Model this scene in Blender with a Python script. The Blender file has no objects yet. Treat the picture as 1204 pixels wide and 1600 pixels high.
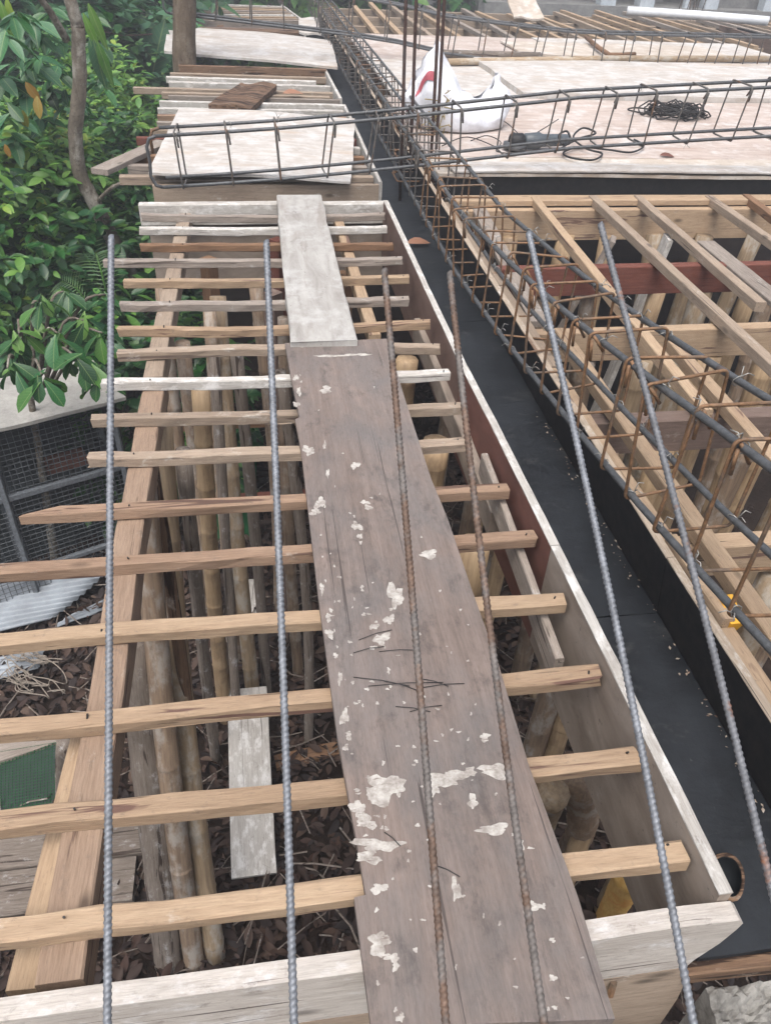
import bpy, math, random
import numpy as np
from mathutils import Matrix, Vector
random.seed(7); rng = np.random.default_rng(7)
PI = math.pi
S = bpy.context.scene
COL = S.collection
rad = math.radians

# ------------------------------------------------------------------ camera
CAM_H, FPX = 1.2, 1200.0                      # metres above the slat tops; focal length in photo pixels
pit, yaw, rol = rad(38.3), rad(9.97), rad(3.1)
_F = Vector((math.sin(yaw)*math.cos(pit), math.cos(yaw)*math.cos(pit), -math.sin(pit)))
_R0 = Vector((math.cos(yaw), -math.sin(yaw), 0)); _U0 = _R0.cross(_F)
_R = _R0*math.cos(rol) + _U0*math.sin(rol); _U = _U0*math.cos(rol) - _R0*math.sin(rol)
cam = bpy.data.cameras.new('camera'); cam_o = bpy.data.objects.new('camera', cam); COL.objects.link(cam_o)
cam_o.matrix_world = Matrix(((_R.x, _U.x, -_F.x, 0), (_R.y, _U.y, -_F.y, 0), (_R.z, _U.z, -_F.z, CAM_H), (0, 0, 0, 1)))
cam.sensor_fit = 'VERTICAL'; cam.sensor_height = 24; cam.lens = 18.0
cam.clip_start = 0.02; cam.clip_end = 400
S.camera = cam_o
# ------------------------------------------------------------------ light: bright overcast day
W = bpy.data.worlds.new('World'); S.world = W; W.use_nodes = True
wn = W.node_tree; wn.nodes.clear()
sky = wn.nodes.new('ShaderNodeTexSky'); sky.sky_type = 'NISHITA'; sky.sun_disc = False
SUN_EL, SUN_AZ = rad(66), rad(205)            # azimuth from +Y towards +X
sky.sun_elevation = SUN_EL; sky.sun_rotation = SUN_AZ; sky.dust_density = 6.0; sky.air_density = 1.0
hs = wn.nodes.new('ShaderNodeHueSaturation'); hs.inputs['Saturation'].default_value = 0.58
bg = wn.nodes.new('ShaderNodeBackground'); bg.inputs['Strength'].default_value = 0.15
wo = wn.nodes.new('ShaderNodeOutputWorld')
wn.links.new(sky.outputs[0], hs.inputs['Color']); wn.links.new(hs.outputs[0], bg.inputs[0]); wn.links.new(bg.outputs[0], wo.inputs[0])
sl = bpy.data.lights.new('sun', 'SUN'); sl.energy = 1.2; sl.angle = rad(45); sl.color = (1, .99, .98)
so = bpy.data.objects.new('sun', sl); COL.objects.link(so)
so.rotation_euler = Vector((-math.sin(SUN_AZ)*math.cos(SUN_EL), -math.cos(SUN_AZ)*math.cos(SUN_EL), -math.sin(SUN_EL))).to_track_quat('-Z', 'Y').to_euler()
S.view_settings.view_transform = 'Standard'; S.view_settings.look = 'None'; S.view_settings.gamma = 1
S.view_settings.exposure = 0.76
S.render.engine = 'CYCLES'
S.cycles.max_bounces = 5; S.cycles.diffuse_bounces = 3; S.cycles.glossy_bounces = 2; S.cycles.transmission_bounces = 3
S.cycles.use_adaptive_sampling = True; S.cycles.adaptive_threshold = .03

# ------------------------------------------------------------------ helpers
def ray(x, y): return _F*FPX + _R*(x-602) - _U*(y-800)
def at(x, y, z=0.0):                          # photo pixel -> point on a level plane
    d = ray(x, y); t = (z-CAM_H)/d.z; return Vector((d.x*t, d.y*t, z))
def atY(x, y, Y):
    d = ray(x, y); t = Y/d.y; return Vector((d.x*t, Y, d.z*t+CAM_H))
def atX(x, y, X):
    d = ray(x, y); t = X/d.x; return Vector((X, d.y*t, d.z*t+CAM_H))
def atD(x, y, D):
    d = ray(x, y)*(D/FPX); return Vector((d.x, d.y, d.z+CAM_H))

WM = {}                                        # world matrices of everything made here
def put(o, M=None, parent=None):
    M = M if M is not None else Matrix()
    WM[o.name] = M
    if parent is not None:
        o.parent = parent; o.matrix_basis = WM[parent.name].inverted() @ M
    else: o.matrix_basis = M
    COL.objects.link(o); return o
def tag(o, label=None, cat=None, group=None, kind=None):
    if label: o['label'] = label
    if cat: o['category'] = cat
    if group: o['group'] = group
    if kind: o['kind'] = kind
    return o
def thing(name, loc, label, cat, group=None):
    o = bpy.data.objects.new(name, None); o.empty_display_size = .1
    put(o, Matrix.Translation(loc)); return tag(o, label, cat, group)
def mk(name, vs, fs, mat, smooth=False):
    me = bpy.data.meshes.new(name); me.from_pydata([tuple(v) for v in vs], [], fs); me.materials.append(mat)
    if smooth: me.polygons.foreach_set('use_smooth', [True]*len(me.polygons))
    me.update(); return me
def obj(name, me, M=None, parent=None): return put(bpy.data.objects.new(name, me), M, parent)
def frame_of(p0, p1, up=(0, 0, 1), roll=0):
    p0, p1 = Vector(p0), Vector(p1); x = (p1-p0); L = x.length; x.normalize()
    u = Vector(up); y = u.cross(x)
    if y.length < 1e-4: y = Vector((0, 1, 0)).cross(x)
    y.normalize(); z = x.cross(y)
    if roll: q = Matrix.Rotation(roll, 3, x); y = q @ y; z = q @ z
    M = Matrix(((x.x, y.x, z.x, p0.x), (x.y, y.y, z.y, p0.y), (x.z, y.z, z.z, p0.z), (0, 0, 0, 1)))
    return M, L
def board_mesh(name, L, w, t, mat, seg=None, wob=.0015, bev=.003, ends=(0, 0), bow=0.0, ragged=0.0):
    """sawn timber, local X along the length, top face at z=0, centred on y"""
    seg = seg or max(3, min(14, int(L/.12)))
    prof = [(-w/2+bev, 0), (w/2-bev, 0), (w/2, -bev), (w/2, -t+bev), (w/2-bev, -t), (-w/2+bev, -t), (-w/2, -t+bev), (-w/2, -bev)]
    vs, fs = [], []
    dy = dz = 0
    for i in range(seg+1):
        x = L*i/seg
        dy += random.gauss(0, wob*.6); dz += random.gauss(0, wob*.35); dy *= .8; dz *= .8
        sag = -bow*math.sin(PI*i/seg)
        for k, (py, pz) in enumerate(prof):
            ex = 0
            if i == 0: ex = ends[0]*(py/w+.5) + random.uniform(0, ragged)
            if i == seg: ex = -ends[1]*(py/w+.5) - random.uniform(0, ragged)
            jw = random.gauss(0, wob*.35)
            vs.append((x+ex, py+dy+jw, pz+dz+sag+random.gauss(0, wob*.2)))
    n = 8
    for i in range(seg):
        for k in range(n):
            a = i*n+k; b = i*n+(k+1) % n; fs.append((a, a+n, b+n, b)[::-1])
    fs.append(tuple(range(n))); fs.append(tuple(range(seg*n, seg*n+n))[::-1])
    fs = [f[::-1] for f in fs]
    return mk(name, vs, fs, mat)
def board(name, p0, p1, w, t, mat, parent=None, up=(0, 0, 1), roll=0, **k):
    M, L = frame_of(p0, p1, up, roll)
    return obj(name, board_mesh(name, L, w, t, mat, **k), M, parent)
def tube_geo(pts, r, n=8, closed=False, cap=True, base=0):
    pts = [Vector(p) for p in pts]; N = len(pts); rs = r if hasattr(r, '__len__') else [r]*N
    vs, fs = [], []; ref = None
    for i, p in enumerate(pts):
        if closed: d = pts[(i+1) % N]-pts[i-1]
        else: d = pts[min(i+1, N-1)]-pts[max(i-1, 0)]
        d.normalize()
        if ref is None:
            ref = Vector((0, 0, 1)) if abs(d.z) < .9 else Vector((1, 0, 0))
        a = (ref-d*ref.dot(d)); a.normalize(); ref = a; b = d.cross(a)
        for k in range(n):
            q = 2*PI*k/n; vs.append(p + a*(math.cos(q)*rs[i]) + b*(math.sin(q)*rs[i]))
    M = N if closed else N-1
    for i in range(M):
        for k in range(n):
            j = (i+1) % N; fs.append((base+i*n+k, base+i*n+(k+1) % n, base+j*n+(k+1) % n, base+j*n+k))
    if cap and not closed:
        fs.append(tuple(base+k for k in range(n))[::-1]); fs.append(tuple(base+(N-1)*n+k for k in range(n)))
    return vs, fs
def tube(name, pts, r, mat, parent=None, n=8, closed=False):
    vs, fs = tube_geo(pts, r, n, closed); return obj(name, mk(name, vs, fs, mat, True), None, parent)
def multi_tube(paths, r, n=5, closed=False):
    V, Fc = [], []
    for p in paths:
        vs, fs = tube_geo(p, r, n, closed, base=len(V)); V += vs; Fc += fs
    return V, Fc
def box_geo(lo, hi, base=0):
    x0, y0, z0 = lo; x1, y1, z1 = hi
    v = [(x0, y0, z0), (x1, y0, z0), (x1, y1, z0), (x0, y1, z0), (x0, y0, z1), (x1, y0, z1), (x1, y1, z1), (x0, y1, z1)]
    f = [(0, 3, 2, 1), (4, 5, 6, 7), (0, 1, 5, 4), (1, 2, 6, 5), (2, 3, 7, 6), (3, 0, 4, 7)]
    return v, [tuple(base+i for i in q) for q in f]
def sheet_mesh(name, L, Wd, t, mat, nx=14, ny=8, warp=.01, edge=.003, lift=None):
    """thin panel, corner at origin, top at z=0 plus warp"""
    ph = [random.uniform(0, 6) for _ in range(4)]
    def zz(u, v):
        z = warp*(math.sin(2.1*u*PI+ph[0])*.5 + math.sin(1.3*v*PI+ph[1])*.5 + .3*math.sin(4*u+5*v+ph[2]))
        if lift: z += lift(u, v)
        return z
    vs, fs = [], []
    for s in (0, 1):
        for j in range(ny+1):
            for i in range(nx+1):
                u, v = i/nx, j/ny
                ex = random.gauss(0, edge) if i in (0, nx) else 0; ey = random.gauss(0, edge) if j in (0, ny) else 0
                if s: ex, ey = keep[j*(nx+1)+i]
                else:
                    if i == 0 and j == 0: keep = []
                    keep.append((ex, ey))
                vs.append((u*L+ex, v*Wd+ey, zz(u, v)-s*t))
    K = (nx+1)*(ny+1)
    for j in range(ny):
        for i in range(nx):
            a = j*(nx+1)+i; fs.append((a, a+1, a+nx+2, a+nx+1)); fs.append((K+a, K+a+nx+1, K+a+nx+2, K+a+1))
    rim = [i for i in range(nx+1)] + [j*(nx+1)+nx for j in range(1, ny+1)] + [ny*(nx+1)+i for i in range(nx-1, -1, -1)] + [j*(nx+1) for j in range(ny-1, 0, -1)]
    for a, b in zip(rim, rim[1:]+rim[:1]): fs.append((a, K+a, K+b, b))
    return mk(name, vs, fs, mat)

# ------------------------------------------------------------------ materials
def lin(c): return tuple(((v/255)/12.92 if v/255 <= .04045 else ((v/255+.055)/1.055)**2.4) for v in c)+(1,)
def lerp_tab(tab, u):
    if u <= tab[0][0]:
        (a, b), (c, d) = tab[0], tab[1]; return b+(u-a)*(d-b)/(c-a)
    for (a, b), (c, d) in zip(tab, tab[1:]):
        if u <= c: return b+(u-a)*(d-b)/(c-a)
    return tab[-1][1]
class NT:
    def __init__(s, name):
        s.m = bpy.data.materials.new(name); s.m.use_nodes = True; s.t = s.m.node_tree; s.t.nodes.clear()
        s.out = s.n('OutputMaterial'); s.b = s.n('BsdfPrincipled'); s.l(s.b.outputs[0], s.out.inputs[0])
    def n(s, k, **kw):
        o = s.t.nodes.new('ShaderNode'+k)
        for a, v in kw.items(): setattr(o, a, v)
        return o
    def l(s, a, b): s.t.links.new(a, b)
    def coords(s, scale, kind='Object', rnd=True):
        tc = s.n('TexCoord'); mp = s.n('Mapping'); mp.inputs['Scale'].default_value = scale
        s.l(tc.outputs[kind], mp.inputs[0])
        if rnd:
            oi = s.n('ObjectInfo'); mm = s.n('Math', operation='MULTIPLY'); mm.inputs[1].default_value = 57.3
            s.l(oi.outputs['Random'], mm.inputs[0]); cb = s.n('CombineXYZ')
            for i in range(3): s.l(mm.outputs[0], cb.inputs[i])
            s.l(cb.outputs[0], mp.inputs['Location'])
        return mp.outputs[0]
    def noise(s, vec, scale, detail=5, rough=.6, dist=0):
        o = s.n('TexNoise'); o.inputs['Scale'].default_value = scale; o.inputs['Detail'].default_value = detail
        o.inputs['Roughness'].default_value = rough; o.inputs['Distortion'].default_value = dist
        if vec is not None: s.l(vec, o.inputs['Vector'])
        return o.outputs['Fac']
    def ramp(s, fac, stops):
        o = s.n('ValToRGB'); e = o.color_ramp.elements
        while len(e) < len(stops): e.new(.5)
        for el, (p, c) in zip(e, stops): el.position = p; el.color = c if len(c) == 4 else tuple(c)+(1,)
        s.l(fac, o.inputs[0]); return o.outputs[0]
    def mask(s, fac, a, b): return s.ramp(fac, [(a, (0, 0, 0, 1)), (b, (1, 1, 1, 1))])
    def mix(s, f, a, b, mode='MIX'):
        o = s.n('MixRGB', blend_type=mode)
        for i, v in enumerate((f, a, b)):
            if isinstance(v, (int, float)): o.inputs[i].default_value = v
            elif isinstance(v, tuple): o.inputs[i].default_value = v
            else: s.l(v, o.inputs[i])
        return o.outputs[0]
    def scale(s, f, k):
        o = s.n('Math', operation='MULTIPLY'); s.l(f, o.inputs[0])
        if isinstance(k, (int, float)): o.inputs[1].default_value = k
        else: s.l(k, o.inputs[1])
        return o.outputs[0]
    def bump(s, h, strength=.3, dist=.01):
        o = s.n('Bump'); o.inputs['Strength'].default_value = strength; o.inputs['Distance'].default_value = dist
        s.l(h, o.inputs['Height']); s.l(o.outputs[0], s.b.inputs['Normal'])
    def fin(s, col, rough=.8, metal=0, spec=.3):
        if isinstance(col, tuple): s.b.inputs['Base Color'].default_value = col
        else: s.l(col, s.b.inputs['Base Color'])
        if isinstance(rough, (int, float)): s.b.inputs['Roughness'].default_value = rough
        else: s.l(rough, s.b.inputs['Roughness'])
        s.b.inputs['Metallic'].default_value = metal; s.b.inputs['Specular IOR Level'].default_value = spec
        return s.m
def wood(name, light, dark, streak=None, streak_lo=.60, dust=None, dust_lo=.58, vary=.10, rough=.85, grain=1.0, knots=True):
    N = NT(name); L, D = lin(light), lin(dark)
    g = N.noise(N.coords((1.6, 24*grain, 24*grain)), 5, 7, .70, .15)
    c = N.ramp(g, [(.20, D), (.50, tuple(a*.62+b*.38 for a, b in zip(L, D))), (.76, L)])
    fine = N.noise(N.coords((5, 75, 75)), 5, 5, .75)
    c = N.mix(.42, c, N.ramp(fine, [(.34, (.46, .44, .42, 1)), (.58, (1, 1, 1, 1))]), 'MULTIPLY')
    gr_ = N.noise(N.coords((7, 9, 9)), 4.0, 7, .78); c = N.mix(N.scale(N.mask(gr_, .57, .68), .45), c, lin((96, 88, 82)))
    big = N.noise(N.coords((2.2, 5, 5)), 2.2, 4, .6)
    c = N.mix(.5, c, N.ramp(big, [(.3, (.66, .62, .60, 1)), (.65, (1, 1, 1, 1))]), 'MULTIPLY')
    if streak:
        st = N.noise(N.coords((.9, 13, 13)), 2.6, 4, .55, .8)
        c = N.mix(N.mask(st, streak_lo, streak_lo+.04), c, lin(streak))
    if knots:
        v = N.n('TexVoronoi'); v.inputs['Scale'].default_value = 3.0; N.l(N.coords((1.2, 3.0, 3.0)), v.inputs['Vector'])
        k = N.ramp(v.outputs['Distance'], [(.05, (1, 1, 1, 1)), (.13, (0, 0, 0, 1))])
        c = N.mix(N.scale(k, .7), c, lin(tuple(x*.45 for x in dark)))
    if dust:
        d = N.noise(N.coords((4, 7, 7)), 3.0, 7, .72)
        c = N.mix(N.scale(N.mask(d, dust_lo, dust_lo+.13), .8), c, lin(dust))
    ck = N.noise(N.coords((1.0, 60, 60)), 2.4, 2, .5, .1); c = N.mix(N.scale(N.mask(ck, .70, .72), .75), c, lin((58, 48, 42)))
    oi = N.n('ObjectInfo'); hv = N.n('HueSaturation'); mr = N.n('MapRange')
    N.l(oi.outputs['Random'], mr.inputs[0]); mr.inputs[3].default_value = 1-vary*1.3; mr.inputs[4].default_value = 1+vary*.8
    N.l(mr.outputs[0], hv.inputs['Value']); N.l(c, hv.inputs['Color'])
    N.bump(N.mix(.5, g, fine), .6, .005)
    return N.fin(hv.outputs[0], rough, 0, .25)
M = {}
M['fresh'] = wood('fresh_coco_lumber', (182, 160, 134), (154, 130, 106), (106, 84, 74), .63, (190, 180, 168), .64)
M['fresh2'] = wood('fresh_coco_lumber_streaked', (178, 155, 129), (148, 123, 100), (104, 80, 70), .585, (188, 178, 166), .64)
M['orange'] = wood('orange_coco_lumber', (166, 141, 119), (134, 109, 91), (92, 72, 62), .60, (182, 173, 163), .62)
M['bearer'] = wood('grey_brown_bearer', (158, 137, 118), (128, 107, 91), (92, 74, 64), .62, (172, 164, 154), .62)
M['weather'] = wood('weathered_lumber', (172, 156, 138), (134, 118, 104), (100, 86, 78), .66, (190, 184, 174), .60)
M['grey'] = wood('grey_weathered_lumber', (168, 158, 148), (116, 106, 98), (84, 76, 70), .66, (186, 182, 176), .58)
M['white'] = wood('cement_whitened_lumber', (205, 202, 196), (160, 154, 146), (130, 122, 114), .68, (218, 216, 212), .50, knots=False)
M['board'] = wood('end_board_timber', (204, 198, 190), (172, 164, 156), (130, 120, 112), .70, (208, 206, 204), .54)
M['brown'] = wood('brown_timber', (150, 118, 92), (104, 80, 62), (76, 56, 46), .62, (168, 158, 146), .62)
M['red'] = wood('reddish_timber', (132, 84, 72), (92, 54, 46), None, .6, (150, 128, 118), .64, knots=False)
M['greybrown'] = wood('grey_brown_timber', (134, 116, 106), (96, 82, 76), None, .6, (160, 150, 142), .60)
M['rot'] = wood('rotten_timber', (138, 112, 90), (78, 58, 46), (54, 40, 32), .52, (165, 154, 142), .58)
M['log'] = wood('weathered_log', (148, 138, 128), (84, 74, 66), (64, 54, 48), .58, (178, 176, 174), .56)
M['plyedge'] = wood('plywood_edge', (196, 182, 164), (150, 132, 114), (120, 98, 82), .62, (206, 200, 192), .55, knots=False)

def ply(name, light, dark, dust, dust_lo, stain=None, rough=.8, stripes=6):
    N = NT(name); L, D = lin(light), lin(dark)
    g = N.noise(N.coords((2.0, 2.0*stripes, 4)), 2.2, 7, .62, .7)
    c = N.ramp(g, [(.30, D), (.66, L)])
    b = N.noise(N.coords((1.6, 1.6, 1.6)), 1.8, 5, .65)
    c = N.mix(.6, c, N.ramp(b, [(.3, (.72, .69, .67, 1)), (.62, (1, 1, 1, 1))]), 'MULTIPLY')
    d = N.noise(N.coords((3.2, 3.2, 3.2)), 2.4, 8, .72)
    c = N.mix(N.scale(N.mask(d, dust_lo, dust_lo+.16), .8), c, lin(dust))
    if stain:
        st = N.noise(N.coords((1.0, 5.0, 3)), 2.0, 4, .6, .4)
        c = N.mix(N.scale(N.mask(st, .56, .68), .5), c, lin(stain))
        dd = N.noise(N.coords((2.5, 2.5, 2.5)), 3.6, 8, .78); c = N.mix(N.scale(N.mask(dd, .58, .70), .5), c, lin((120, 112, 106)))
    sp = N.noise(N.coords((1, 1, 1)), 70, 2, .6)
    c = N.mix(N.scale(N.mask(sp, .68, .74), .5), c, lin(tuple(x*.6 for x in dark)))
    N.bump(N.mix(.4, g, d), .3, .004)
    return N.fin(c, rough, 0, .3)
M['ply_white'] = ply('white_dusted_plywood', (192, 187, 181), (166, 158, 150), (198, 197, 195), .46, (172, 148, 122))
M['ply_pink'] = ply('pinkish_plywood', (190, 177, 168), (166, 151, 142), (198, 193, 189), .48, (150, 124, 108))
M['ply_cream'] = ply('cream_plywood', (194, 184, 172), (170, 158, 144), (204, 200, 195), .48, (152, 132, 112))
M['ply_grey'] = ply('grey_plywood', (158, 146, 134), (122, 110, 100), (172, 166, 158), .58, (96, 84, 74))
M['ply_red'] = ply('red_brown_plywood', (118, 80, 70), (88, 58, 50), (128, 106, 96), .62)
M['ply_dim'] = ply('dull_brown_plywood', (120, 98, 88), (90, 70, 62), (140, 128, 118), .60)
def plankmat():
    N = NT('purple_grey_worn_plywood')
    g = N.noise(N.coords((.9, 26, 8), 'Object', False), 2.6, 8, .66, .1); f_ = N.noise(N.coords((9, 60, 20), 'Object', False), 5, 6, .75)
    b = N.noise(N.coords((2.2, 4.0, 3), 'Object', False), 1.7, 7, .68, .3)
    c = N.ramp(g, [(.28, lin((108, 96, 89))), (.70, lin((141, 127, 119)))])
    c = N.mix(N.mask(b, .40, .66), c, lin((112, 106, 103)))
    c = N.mix(.5, c, N.ramp(f_, [(.34, (.62, .60, .58, 1)), (.58, (1, 1, 1, 1))]), 'MULTIPLY')
    d = N.noise(N.coords((5, 8, 5), 'Object', False), 2.6, 8, .75); c = N.mix(N.scale(N.mask(d, .53, .68), .6), c, lin((70, 65, 63)))
    w_ = N.noise(N.coords((7, 16, 5), 'Object', False), 5.0, 8, .8); c = N.mix(N.scale(N.mask(w_, .64, .70), .55), c, lin((158, 150, 143)))
    cr = N.noise(N.coords((.5, 40, 9), 'Object', False), 2.2, 3, .5, .05); c = N.mix(N.scale(N.mask(cr, .70, .715), .7), c, lin((56, 50, 48)))
    st_ = N.noise(N.coords((1.1, 1.6, 2), 'Object', False), 1.9, 6, .65); c = N.mix(.55, c, N.ramp(st_, [(.36, (.68, .67, .67, 1)), (.6, (1.0, 1.0, 1.0, 1))]), 'MULTIPLY')
    N.bump(N.mix(.5, g, f_), .45, .004)
    return N.fin(c, .72, 0, .3)
M['plank_ply'] = plankmat()
M['ply_plank'] = ply('cement_smeared_plank', (172, 170, 165), (142, 138, 133), (182, 181, 178), .50, (128, 118, 110), stripes=5)

def metal(name, base, rust, amt, metallic=.55, rough=.5, fine=60):
    N = NT(name)
    a = N.noise(N.coords((1, 1, 1)), 9, 5, .7); b = N.noise(N.coords((1, 1, 1)), fine, 4, .7)
    c = N.ramp(b, [(.3, lin(tuple(x*.72 for x in base))), (.7, lin(base))])
    m = N.mask(a, 1-amt-.04, 1-amt+.05)
    c = N.mix(m, c, N.ramp(b, [(.3, lin(tuple(x*.6 for x in rust))), (.7, lin(rust))]))
    N.bump(b, .2, .001)
    return N.fin(c, rough, metallic, .5)
M['rebar'] = metal('steel_rebar', (132, 136, 142), (126, 100, 82), .30, .40, .55)
M['rebar_spot'] = metal('rust_spotted_rebar', (116, 118, 122), (150, 98, 64), .38, .30, .6)
M['rebar_rust'] = metal('rusting_rebar', (116, 110, 106), (116, 94, 80), .52, .3, .65)
M['cagebar'] = metal('dark_steel_bar', (100, 102, 104), (116, 94, 80), .32, .45, .55)
M['stirrup'] = metal('rusty_stirrup', (118, 100, 84), (142, 108, 78), .55, .25, .65)
M['stirrup_far'] = metal('grey_stirrup', (112, 108, 104), (136, 104, 80), .42, .4, .6)
M['colbar'] = metal('brown_column_bar', (86, 76, 74), (92, 70, 62), .6, .3, .65)
M['wire'] = metal('tie_wire', (176, 174, 168), (150, 120, 96), .35, .6, .45)
M['wire_dark'] = metal('dark_wire', (46, 44, 44), (60, 46, 40), .3, .3, .6)
M['hutch_frame'] = metal('grey_frame_metal', (120, 126, 132), (110, 100, 92), .3, .2, .6)

def film():
    N = NT('black_film_plywood')
    a = N.noise(N.coords((1, 1, 1), 'Object', False), 3.5, 7, .7); b = N.noise(N.coords((1, 1, 1), 'Object', False), 45, 4, .7)
    c = N.ramp(a, [(.32, lin((22, 24, 27))), (.72, lin((47, 51, 56)))])
    c = N.mix(N.scale(N.mask(b, .68, .76), .35), c, lin((104, 104, 102)))
    du = N.noise(N.coords((2.4, 1.2, 1), 'Object', False), 3.2, 8, .76, .4); c = N.mix(N.scale(N.mask(du, .55, .74), .45), c, lin((92, 92, 90)))
    wr = N.noise(N.coords((6, 2, 1), 'Object', False), 2.0, 3, .5, .6); N.bump(N.mix(.8, b, wr), .30, .012)
    return N.fin(c, N.ramp(a, [(.3, (.50,)*3), (.7, (.72,)*3)]), 0, .28)
M['film'] = film()
def film_wall():
    N = NT('black_film_wall'); b = N.noise(N.coords((1, 1, 1), 'Object', False), 30, 4, .7)
    return N.fin(N.ramp(b, [(.4, lin((22, 22, 24))), (.8, lin((46, 42, 40)))]), .6, 0, .4)
M['film_wall'] = film_wall()
def bamboo(name, a, b, spots):
    N = NT(name)
    g = N.noise(N.coords((3, 30, 30)), 2.5, 5, .6); big = N.noise(N.coords((2.5, 5, 5)), 2.5, 6, .7)
    c = N.ramp(g, [(.3, lin(b)), (.7, lin(a))])
    c = N.mix(N.scale(N.mask(big, .50, .62), .75), c, lin(spots))
    oi = N.n('ObjectInfo'); hv = N.n('HueSaturation'); mr = N.n('MapRange'); N.l(oi.outputs['Random'], mr.inputs[0])
    mr.inputs[3].default_value = .75; mr.inputs[4].default_value = 1.12; N.l(mr.outputs[0], hv.inputs['Value']); N.l(c, hv.inputs['Color'])
    N.bump(big, .3, .005)
    return N.fin(hv.outputs[0], .6, 0, .35)
M['bamboo'] = bamboo('tan_bamboo', (184, 160, 128), (150, 126, 98), (132, 112, 90))
M['bamboo_grey'] = bamboo('grey_mottled_bamboo', (166, 146, 120), (128, 110, 88), (176, 170, 160))
M['bamboo_dark'] = bamboo('brown_bamboo', (148, 128, 108), (108, 92, 78), (164, 158, 150))
M['bamboo_yellow'] = bamboo('yellow_bamboo', (214, 178, 110), (190, 146, 78), (196, 132, 70))
def leafmat(name, cols, rough=.42, trans=.30, gain=1.12):
    N = NT(name)
    gi = N.n('NewGeometry'); oi = N.n('ObjectInfo')
    ad = N.n('Math', operation='ADD'); N.l(gi.outputs['Random Per Island'], ad.inputs[0]); N.l(oi.outputs['Random'], ad.inputs[1])
    fr = N.n('Math', operation='FRACT'); N.l(ad.outputs[0], fr.inputs[0])
    st = [(i/(len(cols)-1), tuple(v*gain for v in lin(c)[:3])+(1,)) for i, c in enumerate(cols)]
    c = N.ramp(fr.outputs[0], st)
    nz = N.noise(N.coords((1, 1, 1)), 14, 3, .6); c = N.mix(.4, c, N.ramp(nz, [(.3, (.62, .66, .6, 1)), (.7, (1, 1, 1, 1))]), 'MULTIPLY')
    tc = N.n('TexCoord'); sx = N.n('SeparateXYZ'); N.l(tc.outputs['Object'], sx.inputs[0]); ab = N.n('Math', operation='ABSOLUTE'); N.l(sx.outputs[1], ab.inputs[0])
    vein = (1.0 if max(cols[0]) == cols[0][1] else 0.0)
    rib_ = N.ramp(ab.outputs[0], [(.006, (1, 1, 1, 1)), (.016, (0, 0, 0, 1))])
    vx = N.n('Math', operation='SUBTRACT'); N.l(sx.outputs[0], vx.inputs[0]); N.l(ab.outputs[0], vx.inputs[1]); vs_ = N.n('Math', operation='SINE'); N.l(N.scale(vx.outputs[0], 62.0), vs_.inputs[0])
    c = N.mix(N.scale(rib_, .45*vein), c, lin((150, 170, 110))); c = N.mix(N.scale(N.mask(vs_.outputs[0], .90, 1.0), .22*vein), c, lin((140, 164, 104)))
    dm = N.noise(N.coords((1, 1, 1)), 5, 5, .7); c = N.mix(N.scale(N.mask(dm, .62, .70), .35*vein), c, lin((96, 92, 52)))
    N.fin(c, rough, 0, .5)
    tr = N.n('BsdfTranslucent'); N.l(c, tr.inputs[0]); mx = N.n('MixShader'); mx.inputs[0].default_value = trans
    N.l(N.b.outputs[0], mx.inputs[1]); N.l(tr.outputs[0], mx.inputs[2]); N.l(mx.outputs[0], N.out.inputs[0])
    return N.m
M['leaf_dark'] = leafmat('dark_glossy_leaf', [(26, 62, 36), (34, 80, 40), (46, 96, 44), (30, 72, 44)])
M['leaf_teal'] = leafmat('teal_leaf', [(50, 92, 66), (64, 108, 76), (84, 128, 92), (44, 86, 60), (76, 118, 66)])
M['leaf_mid'] = leafmat('mid_green_leaf', [(56, 100, 44), (84, 130, 56), (70, 116, 50), (110, 150, 66), (48, 92, 46)])
M['leaf_light'] = leafmat('light_green_leaf', [(88, 132, 56), (120, 158, 72), (100, 144, 60), (140, 160, 64), (74, 120, 52)])
M['leaf_big'] = leafmat('large_leaf_green', [(40, 88, 54), (52, 104, 60), (66, 118, 68), (44, 92, 66)], .36)
M['leaf_yellow'] = leafmat('yellowing_leaf', [(120, 122, 48), (140, 124, 52), (150, 108, 52), (104, 118, 50)])
M['litter'] = leafmat('dead_leaf', [(84, 64, 56), (112, 88, 76), (66, 48, 42), (130, 104, 88), (96, 66, 52), (60, 48, 46), (74, 58, 54)], .8, .05, .42)
M['deadleaf'] = leafmat('brown_dry_leaf', [(150, 108, 86), (160, 116, 92)], .6, .1, 1.0)
def bark(name, a, b, pale):
    N = NT(name); g = N.noise(N.coords((1, 1, .35), 'Object'), 16, 7, .7, .4); p = N.noise(N.coords((1, 1, .6)), 9, 6, .72)
    c = N.ramp(g, [(.3, lin(b)), (.7, lin(a))]); c = N.mix(N.scale(N.mask(p, .50, .60), .7), c, lin(pale)); k_ = N.noise(N.coords((1, 1, 2.5)), 30, 6, .75); c = N.mix(N.scale(N.mask(k_, .55, .66), .6), c, lin(tuple(x*.6 for x in b))); N.bump(N.mix(.5, g, k_), .9, .02)
    return N.fin(c, .9, 0, .2)
M['bark'] = bark('mottled_bark', (128, 120, 108), (84, 77, 68), (160, 157, 148))
M['bark2'] = bark('brown_bark', (118, 104, 88), (82, 70, 58), (128, 118, 104))
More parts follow.
